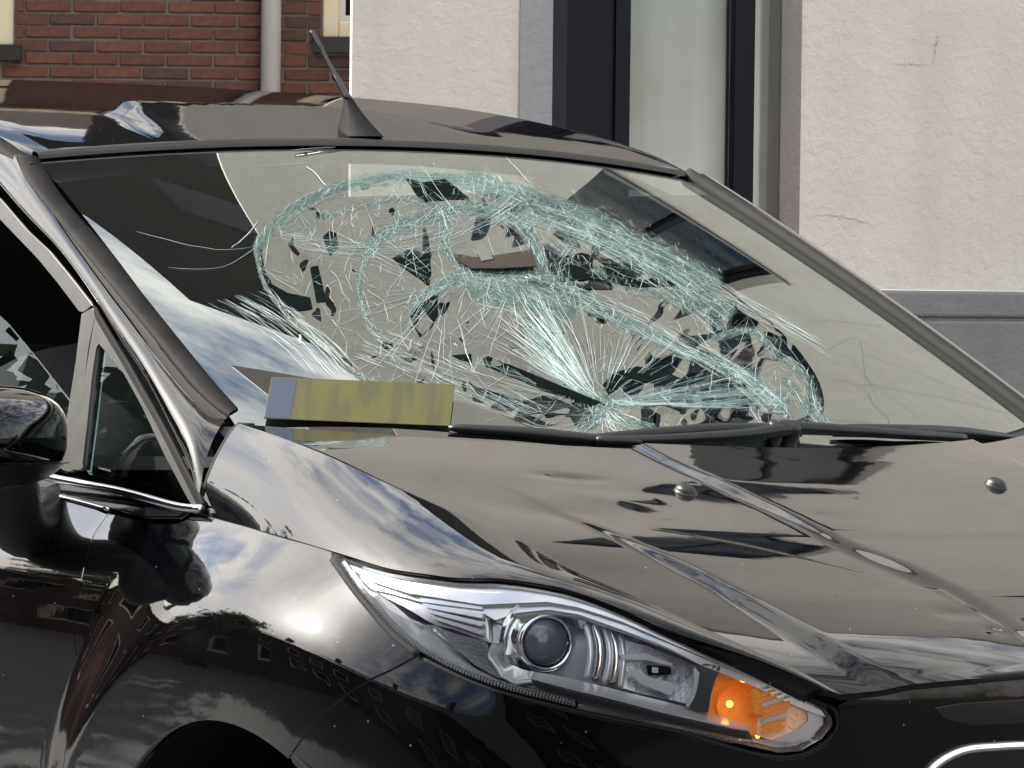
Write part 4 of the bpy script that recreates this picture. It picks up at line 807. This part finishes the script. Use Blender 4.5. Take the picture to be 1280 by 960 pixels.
# ------------------------------------------------------------------ cabin
def cabin():
    y = np.linspace(-.68, .68, 40); rows = []
    for dx, dz in ((-.02, -.02), (-.20, -.035), (-.42, -.045), (-.56, -.03), (-.62, -.06), (-.66, -.16), (-.64, -.35)):
        rows.append(np.stack([.0-.55*y**2+dx, y, np.full(40, 1.0)+dz+.05*np.exp(-((y-.36)/.17)**2)*(dx < -.3)*(dx > -.63)-.0*y], -1))
    MB().grid(np.array(rows)[::-1]).build('dashboard', M['dash'], car)
    MB().box((-2.6, -.7, .22), (.0, .7, .28)).build('cabin_floor', M['fabric'], car)
    c = np.array([-.74, .36, .98]); n = np.array([-.80, 0, .42]); n /= np.linalg.norm(n); e1_ = np.array([0, 1., 0]); e2_ = np.cross(n, e1_)
    th = np.linspace(0, 2*math.pi, 49); w = MB().tube([c+.185*(e1_*math.cos(t)+e2_*math.sin(t)) for t in th], .016, 12, False).build('steering_wheel', M['dash'], car)
    MB().lathe([(0, .03), (.05, .028), (.075, .01), (.08, -.02)], 24, frame(c, n)).build('wheel_hub', M['dash'], w)
    for a in (0, math.pi, -math.pi/2): MB().tube([c+(e1_*math.cos(a)+e2_*math.sin(a))*r for r in (.06, .12, .18)], .016, 8).build('wheel_spoke', M['dash'], w)
    MB().lathe([(.05, -.02), (.05, -.2)], 16, frame(c, n)).build('steering_column', M['dash'], w)
    for sy in (-.36, .36):
        s = MB().tube([(-1.12, sy, .50), (-1.22, sy, .62), (-1.32, sy, .85), (-1.40, sy, 1.08)], [.20, .22, .21, .14], 16)
        s.v = [(v[0], v[1], v[2]) for v in s.v]; s = s.build('front_seat', M['fabric'], car)
        MB().lathe([(0, .10), (.07, .09), (.105, .05), (.115, 0), (.10, -.06), (0, -.08)], 20, frame((-1.44, sy, 1.20), (0, 0, 1))@np.diag([.55, 1.05, 1, 1])).build('headrest', M['fabric'], s)
        MB().box((-1.2, sy-.24, .38), (-.75, sy+.24, .52)).build('seat_cushion', M['fabric'], s)
    MB().tube([(-2.15, -.6, .55), (-2.15, .6, .55)], .18, 16).build('rear_seat', M['fabric'], car)
    MB().box((-2.30, -.62, .5), (-2.22, .62, 1.1)).build('rear_seat_back', M['fabric'], car)
    # interior mirror
    p = WS(WS.solve([(606, 262)]))[0]; pc_ = p+np.array([-.06, 0, -.035]); 
    mi = MB().box((-.012, -.085, -.033), (.012, .085, .033), np.array(Matrix.Translation(pc_) @ Matrix.Rotation(math.radians(-8), 4, 'Z'))).build('interior_mirror', mat('mirror_housing', (.055, .042, .038), .5), car, False)
    md = mi.modifiers.new('bevel', 'BEVEL'); md.width = .010; md.segments = 3
    MB().tube([p-[.005, 0, .01], p+[-.03, 0, -.02], pc_], .009, 8).build('mirror_stalk', M['dash'], mi)
    # pillars and rear hatch seen through the cabin
    for sy in (-1, 1):
        MB().tube([(-1.40, sy*.715, .90), (-1.44, sy*.655, 1.2), (-1.48, sy*.565, 1.41)], .03, 8).build('centre_pillar', M['plastic'], car)
        MB().tube([(-2.25, sy*.70, .92), (-2.30, sy*.65, 1.2), (-2.36, sy*.54, 1.45)], .07, 8).build('rear_pillar', M['plastic'], car)
        q = np.array([(x, z) for z in (.93, 1.15, 1.38) for x in (-2.3, -1.8, -1.46)]); P = SG(q); P[:, 1] *= -sy*-1 if sy < 0 else -1
        MB().grid(P.reshape(3, 3, 3)).build('rear_side_glass', M['blackout_glass'], car)
    q = np.array([(x, z) for z in (.93, 1.15, 1.37) for x in (-1.47, -1.1-.0, -.45-.0)]); q[2::3, 0] = [-.42, -.72, -1.08]; q[1::3, 0] = [-.9, -1.05, -1.2]; P = SG(q); P[:, 1] *= -1
    MB().grid(P.reshape(3, 3, 3)).build('far_door_glass', M['blackout_glass'], car)
    for sy in (-1, 1): MB().grid(np.array([[(-2.72, sy*.69, .9), (-2.15, sy*.735, .9)], [(-2.60, sy*.55, 1.44), (-2.25, sy*.60, 1.44)]])).build('rear_quarter_panel', M['gloss'], car, False)
    MB().box((-2.57, -.66, .8), (-2.55, .66, 1.44)).build('rear_blackout', M['black'], car, False)  # added black sheet closing the see-through gap behind the seats
    MB().box((-2.75, -.70, .5), (-2.70, .70, 1.0)).build('tailgate', M['paint'], car, False)
    MB().grid(np.array([[(-2.72, -.62, 1.0), (-2.72, .62, 1.0)], [(-2.60, -.54, 1.42), (-2.60, .54, 1.42)]])).build('blackout_rear_window', M['gloss'], car)  # opaque black pane, put in to keep the cabin dark
cabin()
# ------------------------------------------------------------------ yellow number plate leaning on the glass
def plate():
    q = WS.solve([(334, 476), (562, 485), (566, 538), (334, 528)]); P, n = WS(q), WS.normal(q); P = P+n*.006; P[:2] += np.array([.012, -.004, .0])
    o = P.mean(0); ex = P[1]+P[2]-P[0]-P[3]; wd_ = np.linalg.norm(ex)/2; ex /= np.linalg.norm(ex); ey = P[0]+P[1]-P[2]-P[3]; ey -= ex*(ey@ex); hh = np.linalg.norm(ey)/2; ey /= np.linalg.norm(ey); ez = np.cross(ex, ey)
    root = tag(empty('number_plate', tuple(o)), 'yellow number plate with a blue end band lying against the foot of the shattered windscreen', 'number plate')
    Mx = np.eye(4); Mx[:3, 0] = ex; Mx[:3, 1] = ey; Mx[:3, 2] = ez; root.matrix_world = Matrix(np.vstack([np.column_stack([Mx[:3, :3], o]), [0, 0, 0, 1]]))
    w, h = wd_/2, hh/2
    m = mat('worn_yellow_plate', (.15, .14, .02), .6); t = m.node_tree; b = t.nodes['Principled BSDF']; tcn = N(t, 'ShaderNodeTexCoord'); mp_ = N(t, 'ShaderNodeMapping'); mp_.inputs['Scale'].default_value = (48, 7, 1); L(t, tcn.outputs['Object'], mp_.inputs[0])
    nz = N(t, 'ShaderNodeTexNoise', i_Scale=1.0, i_Detail=1.0); L(t, mp_.outputs[0], nz.inputs['Vector']); rp = N(t, 'ShaderNodeValToRGB'); rp.color_ramp.elements[0].position = .42; rp.color_ramp.elements[1].position = .56; rp.color_ramp.elements[0].color = (.050, .050, .014, 1); rp.color_ramp.elements[1].color = (.070, .068, .011, 1)
    L(t, nz.outputs[0], rp.inputs[0]); L(t, rp.outputs[0], b.inputs['Base Color'])
    p = MB().box((-w, -h, -.0006), (w, h, .0006)).build('plate_sheet', m, root, False)
    bv = p.modifiers.new('bevel', 'BEVEL'); bv.width = .0004
    MB().box((-w+.002, -h+.002, .0006), (-w+.034, h-.002, .0009)).build('blue_band', mat('blue_plate_band', (.035, .05, .085), .5), root, False)
plate()
# ------------------------------------------------------------------ buildings behind
def plane_frame(px, depth, right):
    r = rays([px])[0]; o = CAM+r*depth; right = np.array([*right, 0.0]); right /= np.linalg.norm(right); n = np.array([right[1], -right[0], 0]); return o, right, n
def wall_uv(px, o, right, n):
    d = rays(px); t = ((o-CAM)@n)/(d@n); P = CAM+d*t[:, None]-o; return np.stack([P@right, (CAM+d*t[:, None])[:, 2]], -1)
vr = np.array([RT[0], RT[1]]); vr /= np.linalg.norm(vr); vf = np.array([FW[0], FW[1]]); vf /= np.linalg.norm(vf)
al = math.radians(26)
def rot2(v, a): return np.array([v[0]*math.cos(a)-v[1]*math.sin(a), v[0]*math.sin(a)+v[1]*math.cos(a)])
# white plastered building: local x along the wall to the right, y into the wall, z up
o1, rt1, n1_ = plane_frame((800, 355), 14.9, rot2(vr, al)); o1[2] = 0
wb = tag(empty('white_building', tuple(o1), math.atan2(rt1[1], rt1[0])), 'cream plastered house with a grey plinth and a tall dark framed window', 'house')
def lw(px): return wall_uv(np.atleast_2d(px), o1, rt1, n1_)
xl = lw((440, 60))[0, 0]; xq = lw((649, 60))[0, 0]; xa = lw((690, 60))[0, 0]; xb = lw((1001, 150))[0, 0]; zp = lw((1200, 363))[0, 1]; zp2 = lw((1230, 399))[0, 1]
XR = 14.0; HT = 26.0; D = .12  # HT stretched past a usual house so the bonnet mirrors wall, not sky
zs, ze = .85, 3.35
def box_(mb, x0, x1, y0, y1, z0, z1): mb.box((x0, y0, z0), (x1, y1, z1))
ups = [(1.0, 2.4, 5.1, 7.3), (1.0, 2.6, 7.9, 10.6), (5.2, 6.5, 4.5, 7.0), (5.2, 6.5, 9.8, 12.0), (5.2, 6.5, zs, ze), (9.2, 10.5, 4.5, 7.0)]
opens = [(xa, xb, zs, ze)]+ups
def wall_with_holes(x0, x1, z0, z1, holes, y0, y1):
    mb = MB(); xs = sorted({x0, x1, *[h[0] for h in holes], *[h[1] for h in holes]}); zsn = sorted({z0, z1, *[h[2] for h in holes], *[h[3] for h in holes]})
    idx = {}
    def vid(x, y, z):
        k = (round(x, 4), round(y, 4), round(z, 4))
        if k not in idx: idx[k] = len(mb.v); mb.v.append((x, y, z))
        return idx[k]
    solid = lambda i, j: 0 <= i < len(xs)-1 and 0 <= j < len(zsn)-1 and not any(h[0]-1e-6 <= (xs[i]+xs[i+1])/2 <= h[1] and h[2] <= (zsn[j]+zsn[j+1])/2 <= h[3] for h in holes)
    for i in range(len(xs)-1):
        for j in range(len(zsn)-1):
            if not solid(i, j): continue
            a, b, c, d = xs[i], xs[i+1], zsn[j], zsn[j+1]
            mb.f.append((vid(a, y0, c), vid(b, y0, c), vid(b, y0, d), vid(a, y0, d))); mb.f.append((vid(a, y1, c), vid(a, y1, d), vid(b, y1, d), vid(b, y1, c)))
            if not solid(i-1, j): mb.f.append((vid(a, y0, c), vid(a, y0, d), vid(a, y1, d), vid(a, y1, c)))
            if not solid(i+1, j): mb.f.append((vid(b, y0, c), vid(b, y1, c), vid(b, y1, d), vid(b, y0, d)))
            if not solid(i, j-1): mb.f.append((vid(a, y0, c), vid(a, y1, c), vid(b, y1, c), vid(b, y0, c)))
            if not solid(i, j+1): mb.f.append((vid(a, y0, d), vid(b, y0, d), vid(b, y1, d), vid(a, y1, d)))
    return mb
MB().box((xl, 0, zp), (xl+.2999, .018, HT)).build('wall_edge', M['plaster'], wb, False)
MB().box((xq, -.008, zp+.001), (xa-.001, -.0005, ze+.1)).build('shaded_reveal_band', plaster_mat('reveal_shade_grey', (.42, .42, .44)), wb, False)  # flat grey band painted as the shaded side of the window reveal
wall_with_holes(xl+.30, XR, zp, HT, [h for h in opens if h[2] > zp]+[(h[0], h[1], zp, h[3]) for h in opens if h[2] < zp], 0, .45).build('wall', M['plaster'], wb, False)
# plinth of cement blocks with a groove, 25 mm proud
holes_low = [h for h in opens if h[2] < zp]
edges = sorted([xl]+[e for h in holes_low for e in h[:2]]+[XR]); 
for i in range(0, len(edges), 2):
    a, b = edges[i], edges[i+1]
    mb = MB(); box_(mb, a+.002, b-.002, -.028, .40, zp2+.006, zp-.002); 
    p_ = mb.build('plinth_course', M['plinth'], wb, False); md = p_.modifiers.new('bevel', 'BEVEL'); md.width = .012; md.segments = 2
    mb = MB(); box_(mb, a+.002, b-.002, -.024, .40, .0, zp2-.006); p_ = mb.build('plinth_course', M['plinth'], wb, False); md = p_.modifiers.new('bevel', 'BEVEL'); md.width = .010; md.segments = 2
    MB().box((a+.003, -.010, zp2-.02), (b-.003, .39, zp2+.02)).build('plinth_groove', M['plinth'], wb, False)
for h in holes_low: MB().box((h[0], -.02, 0), (h[1], .40, h[2]-.06)).build('plinth_course', M['plinth'], wb, False)
def wall_crack(px):
    q = lw(px); q = np.stack([np.interp(np.linspace(0, len(q)-1, 40), range(len(q)), q[:, i]) for i in (0, 1)], -1); q[1:-1] += rng.normal(0, .0035, (38, 2)); w_ = .0014*np.sin(np.linspace(.1, 3.0, 40))
    mb = MB(); mb.grid(np.array([[(a, -.0012, b-c), (a, -.0012, b+c)] for (a, b), c in zip(q, w_)])); mb.build('plaster_crack', mat('crack_shadow', (.45, .42, .38), .9), wb, False)
for c_ in ([(1118, 80), (1165, 82)], [(1172, 40), (1166, 82)], [(1010, 268), (1060, 272), (1098, 283)]): wall_crack(c_)
# windows
def window(h, first=False):
    x0, x1, z0, z1 = h; root = None; y = D
    f = MB(); fw_ = .07
    if first:
        # measured from the photograph: stile, dark gap, pane, mullion, narrow pane
        xs1 = wall_uv(np.array([(789, 60), (917, 120), (943, 120)]), o1-n1_*y, rt1, n1_)[:, 0]
    else: xs1 = [x0+.07, x0+(x1-x0)*.5-.03, x0+(x1-x0)*.5+.03]
    box_(f, x0+.001, xs1[0], y, y+.07, z0, z1); (None if first else box_(f, x1-.05, x1-.001, y, y+.07, z0, z1)); box_(f, xs1[1], xs1[2], y-.004, y+.066, z0+.08, z1-.08); box_(f, xs1[0], x1-.05, y+.002, y+.068, z1-.08, z1); box_(f, xs1[0], x1-.05, y+.002, y+.068, z0, z0+.08)
    fo = f.build('window_frame', M['navy'], wb, False); md = fo.modifiers.new('bevel', 'BEVEL'); md.width = .006; md.segments = 2
    if first:
        xg = wall_uv(np.array([(704, 60), (768, 60)]), o1-n1_*y, rt1, n1_)[:, 0]
        MB().box((x0+.002, y-.030, z0), (xg[0], y-.001, z1)).build('frame_bead', M['navy_edge'], fo, False); MB().box((xg[1], y-.012, z0), (xg[1]+.02, y-.001, z1)).build('frame_bead', M['navy'], fo, False)
    for a, b in ((xs1[0], xs1[1]), (xs1[2], x1+.25 if first else x1-.05)): MB().box((a, y+.03, z0+.08), (b, y+.036, z1-.08)).build('window_pane', M['pane'], fo, False)
    MB().box((x0, -.05, z0-.06), (x1, y, z0-.002)).build('window_sill', M['plinth'], wb, False)
    # room and curtain
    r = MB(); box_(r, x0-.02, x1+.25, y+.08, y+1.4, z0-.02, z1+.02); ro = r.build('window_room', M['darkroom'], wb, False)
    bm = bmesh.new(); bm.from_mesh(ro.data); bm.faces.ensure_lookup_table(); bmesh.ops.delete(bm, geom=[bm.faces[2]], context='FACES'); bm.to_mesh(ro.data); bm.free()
    if first:
        xc = wall_uv(np.array([(789, 60)]), o1-n1_*(y+.12), rt1, n1_)[0, 0]
        gx = np.linspace(xc, x1+.22, 160); yy = y+.125+.030*np.sin(gx*31)*np.exp(-((gx-xc)/.25)**2)+.012*np.sin(gx*13+1)
        MB().grid(np.array([[(a, b, z0), (a, b, z1)] for a, b in zip(gx, yy)])).build('curtain', M['curtain'], fo)
for i, h in enumerate(opens): window(h, i == 0)
MB().box((xl-.25, -.3, HT), (XR+.3, 6, HT+.18)).build('roof_gutter', M['pipe'], wb, False)
MB().add([(xl-.2, -.25, HT+.18), (XR+.2, -.25, HT+.18), (XR+.2, 5, HT+3), (xl-.2, 5, HT+3)], [(0, 1, 2, 3)]).build('roof', M['roof_tile'], wb, False)
# side wall of the white house (towards the brick house)
MB().add([(xl+.02, .019, 0), (xl+4.2, 5.6, 0), (xl+4.2, 5.6, HT-.01), (xl+.02, .019, HT-.01)], [(0, 3, 2, 1)]).build('side_wall', M['plaster'], wb, False)
# ---- brick house, square on to the camera
o2, rt2, n2_ = plane_frame((300, 60), 19.6, vr); o2[2] = 0
bh = tag(empty('brick_house', tuple(o2), math.atan2(rt2[1], rt2[0])), 'red brick house with cream window frames behind the car roof', 'house')
def lb(px): return wall_uv(np.atleast_2d(px), o2, rt2, n2_)
BX0, BX1, BH = -9.0, lb((470, 60))[0, 0], 5.7
w1 = lb([(17, 56), (403, 46)]); wx1 = w1[0, 0]; wz1 = w1[0, 1]; wx2 = w1[1, 0]; wz2 = w1[1, 1]
bho = [(wx1-1.15, wx1, wz1, wz1+1.35), (wx2, wx2+.9, wz2, wz2+1.4), (wx1-4.5, wx1-3.2, .9, 2.5), (wx1-1.1, wx1, 4.0, 5.4), (wx1-4.5, wx1-3.2, 4.0, 5.4)]
bw = wall_with_holes(BX0, max(BX1, wx2+1.6), 0, BH, bho, .012, .30).build('wall', M['mortar'], bh, False)
wall_with_holes(-.55, max(BX1, wx2+1.6), BH+.17, 10.0, [], .012, .30).build('added_dark_wall', M['blocker_brick'], bh, False)  # added unseen wall, keeps sky out of the windscreen's reflection
for wz in (11.2, 14.4): MB().box((-.1, .02, wz), (.75, .06, wz+1.5)).build('window_pane', M['gloss'], bh, False)  # dark panes of the added wall
wall_with_holes(-1.5, max(BX1, wx2+1.6), 10.001, 22.0, [(-.1, .75, 11.2, 12.7), (-.1, .75, 14.4, 15.9)], .012, .30).build('added_dark_wall', M['blocker_brick'], bh, False)  # added overhanging upper part of the same sky blocker
# bricks: one mesh per colour, shared; the nearest 300 singly, the rest as one part per colour
bl_, bt_, bm_ = .210, .050, .012
def brick_mesh(m):
    mb = MB(); mb.box((0, 0, 0), (bl_, .05, bt_)); me = bpy.data.meshes.new('brick'); me.from_pydata(mb.v, [], mb.f); me.materials.append(m)
    bm = bmesh.new(); bm.from_mesh(me); bmesh.ops.bevel(bm, geom=[e for e in bm.edges], offset=.004, segments=1, affect='EDGES'); bm.to_mesh(me); bm.free(); return me
bms = [brick_mesh(m) for m in M['bricks']]
cand = []; part_b = []
for r in range(int(BH/(bt_+bm_))):
    z = r*(bt_+bm_)
    x = BX0-(r % 2)*.111
    while x < max(BX1, wx2+1.6)-.2:
        hit = [h for h in bho if h[0]-bl_ < x < h[1] and h[2]-.07 < z+.03 < h[3]+.02]
        if not hit: cand.append((x, z))
        else:
            if hit[0][0]-x > .04: part_b.append((x, hit[0][0]-.008, z))
            if x+bl_-hit[0][1] > .04: part_b.append((hit[0][1]+.008, x+bl_, z))
        x += bl_+bm_
cand = np.array(cand); wpos = np.array([o2+rt2*x+np.array([0, 0, z]) for x, z in cand]); bp_ = proj(wpos)
vis = (bp_[:, 0] > -70) & (bp_[:, 0] < 445) & (bp_[:, 1] < 150) & (bp_[:, 1] > -30); one = np.where(vis)[0][:300]; oset = set(one.tolist())
for i in one:
    k = rng.choice(4, p=[.4, .25, .15, .2]); b = bpy.data.objects.new('brick', bms[k]); COL.objects.link(b); b.parent = bw; b.location = (cand[i, 0]+rng.normal(0, .0015), rng.normal(0, .0015), cand[i, 1]+rng.normal(0, .0012))
rest = [MB() for _ in range(4)]
for i in range(len(cand)):
    if i in oset: continue
    rest[rng.integers(0, 4)].box((cand[i, 0], 0, cand[i, 1]), (cand[i, 0]+bl_, .03, cand[i, 1]+bt_))
for a_, b_, z_ in part_b: rest[rng.integers(0, 4)].box((a_, 0, z_), (b_, .03, z_+bt_))
for k in range(4): tag(rest[k].build('brickwork', M['bricks'][k], bw, False), kind='stuff')
for h in bho:
    x0, x1, z0, z1 = h; f = MB(); s = .075; box_(f, x0, x0+s, .02, .12, z0, z1); box_(f, x1-s, x1, .02, .12, z0, z1); box_(f, x0+s, x1-s, .022, .118, z0, z0+s); box_(f, x0+s, x1-s, .022, .118, z1-s, z1)
    fo = f.build('window_frame', M['cream'], bh, False); md = fo.modifiers.new('bevel', 'BEVEL'); md.width = .008; md.segments = 2
    g_ = MB(); box_(g_, x0+s, x0+s+.03, .05, .10, z0+s, z1-s); box_(g_, x1-s-.03, x1-s, .05, .10, z0+s, z1-s); box_(g_, x0+s+.03, x1-s-.03, .052, .098, z0+s, z0+s+.03); g_.build('window_sash', M['pipe'], fo, False)
    MB().box((x0+s, .075, z0+s), (x1-s, .08, z1-s)).build('window_pane', M['pane'], fo, False)
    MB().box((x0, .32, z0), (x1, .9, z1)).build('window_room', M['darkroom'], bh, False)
    MB().box((x0-.04, -.05, z0-.075), (x1+.04, .12, z0-.002)).build('window_sill', M['sill'], bh, False)
MB().box((BX0-.2, -.35, BH), (max(BX1, wx2+1.6), .3, BH+.16)).build('roof_gutter', M['cream'], bh, False)
MB().add([(BX0-.2, -.3, BH+.16), (max(BX1, wx2+1.6), -.3, BH+.16), (max(BX1, wx2+1.6), 4.5, BH+4), (BX0-.2, 4.5, BH+4)], [(0, 1, 2, 3)]).build('roof', M['roof_tile'], bh, False)
dp = lb([(340, 50)])[0]
dpt = MB().tube([(dp[0], -.075, .05), (dp[0], -.075, BH-.35), (dp[0], -.2, BH-.05)], .047, 20).build('downpipe', M['pipe'], bh)
for z in (1.3, 3.2, 5.0): MB().tube([(dp[0], -.075, z), (dp[0], -.075, z+.05)], .053, 20).build('pipe_bracket', M['pipe'], dpt)
# ------------------------------------------------------------------ the street behind the photographer, seen mirrored in the paint
def row_house(x, y, rz, w, h, col, lab, nwin, grp='dark brick houses across the street'):
    root = tag(empty('row_house', (x, y, 0), rz), lab, 'house', grp)
    m = mat('street_brick', col, .85, var=(30, .8, 1.2)); wn = []
    for fl in range(2):
        for i in range(nwin):
            a = (i+.5)*w/nwin-w/2; wn.append((a-.6, a+.6, .8+fl*2.8, 2.3+fl*2.8))
    wall_with_holes(-w/2, w/2, 0, h, wn, 0, .3).build('wall', m, root, False)
    MB().box((-w/2, .302, 0), (w/2, 8, h-.01)).build('rear_block', m, root, False)
    for a in wn:
        f = MB(); box_(f, a[0], a[0]+.09, .05, .15, a[2], a[3]); box_(f, a[1]-.09, a[1], .05, .15, a[2], a[3]); box_(f, a[0]+.09, a[1]-.09, .052, .148, a[2], a[2]+.09); box_(f, a[0]+.09, a[1]-.09, .052, .148, a[3]-.09, a[3]); fo = f.build('window_frame', M['cream'], root, False)
        MB().box((a[0]+.09, .1, a[2]+.09), (a[1]-.09, .11, a[3]-.09)).build('window_pane', M['gloss'], fo, False)
    r = MB(); r.add([(-w/2-.2, -.3, h), (w/2+.2, -.3, h), (w/2+.2, 4, h+3.2), (-w/2-.2, 4, h+3.2), (-w/2-.2, 8.3, h), (w/2+.2, 8.3, h)], [(0, 1, 2, 3), (3, 2, 5, 4), (0, 3, 4), (1, 5, 2)]); r.build('roof', M['roof_tile'], root, False)
    MB().box((-.3, 3.6, h+2.4), (.3, 4.4, h+4.2)).build('chimney', m, root, False)
for i in range(-11, 6):
    row_house(-14+7.1*i, -11.8, math.pi, 7.0, 6.4, [(.045, .026, .022), (.036, .024, .022), (.055, .030, .024)][i % 3], 'dark brick row house across the street, mirrored in the wing and door', 2+i % 2)
def tree(x, y, h0, h1, r, n, lab):
    root = tag(empty('tree', (x, y, 0)), lab, 'tree')
    tr_ = MB(); tr_.tube([(0, 0, 0), (.1, .05, h0*.5), (0, .1, h0), (.15, 0, (h0+h1)/2)], [.34, .28, .22, .08], 10)
    for k in range(7):
        a = k*.9+rng.random(); z = h0*.8+k*.12*(h1-h0); l = r*rng.uniform(.6, .9); tr_.tube([(0, 0, z), (math.cos(a)*l*.5, math.sin(a)*l*.5, z+l*.35), (math.cos(a)*l, math.sin(a)*l, z+l*.6)], [.12, .07, .02], 6)
    tr_.build('trunk', mat('bark', (.06, .045, .035), .9, bump=(20, .8, .02)), root)
    cl = rng.normal(0, 1, (60, 3)); cl /= np.linalg.norm(cl, axis=1)[:, None]; cl *= rng.uniform(.35, 1, (60, 1)); cl = cl*[r, r, (h1-h0)/2]+[0, 0, (h0+h1)/2]
    c_ = cl[rng.integers(0, 60, n)]+rng.normal(0, r*.16, (n, 3)); a = rng.normal(0, 1, (n, 3)); a /= np.linalg.norm(a, axis=1)[:, None]; b = np.cross(a, rng.normal(0, 1, (n, 3))); b /= np.linalg.norm(b, axis=1)[:, None]; sz = rng.uniform(.09, .2, (n, 1))
    V = np.empty((n*4, 3)); V[0::4] = c_-a*sz; V[1::4] = c_+b*sz*.6; V[2::4] = c_+a*sz; V[3::4] = c_-b*sz*.6
    mesh('crown', V, np.arange(n*4).reshape(n, 4), mat('tree_leaf', (.045, .075, .025), .6, var=(1.5, .6, 1.3)), root, False)
tree(-13.5, -9.5, 2.6, 8.5, 2.4, 7000, 'small leafy tree across the street mirrored in the wing')
for i in range(5):
    p_ = o2+rt2*(-12.8-7.2*i); row_house(p_[0], p_[1], math.atan2(rt2[1], rt2[0]), 7.0, 5.6, [(.05, .028, .024), (.04, .026, .024)][i % 2], 'dark brick row house left of the red brick house, outside the view', 2, 'dark brick houses beside the red brick house')
# ------------------------------------------------------------------ ground
def slab(name, x0, x1, y0, y1, z, m):
    o = MB().add([(x0, y0, z), (x1, y0, z), (x1, y1, z), (x0, y1, z)], [(0, 1, 2, 3)]).build(name, m, None, False); o['kind'] = 'structure'; return o
slab('ground', -500, 500, -500, 500, -.012, M['paver']); slab('road', -120, 120, -9.5, 2.2, -.004, M['asphalt'])
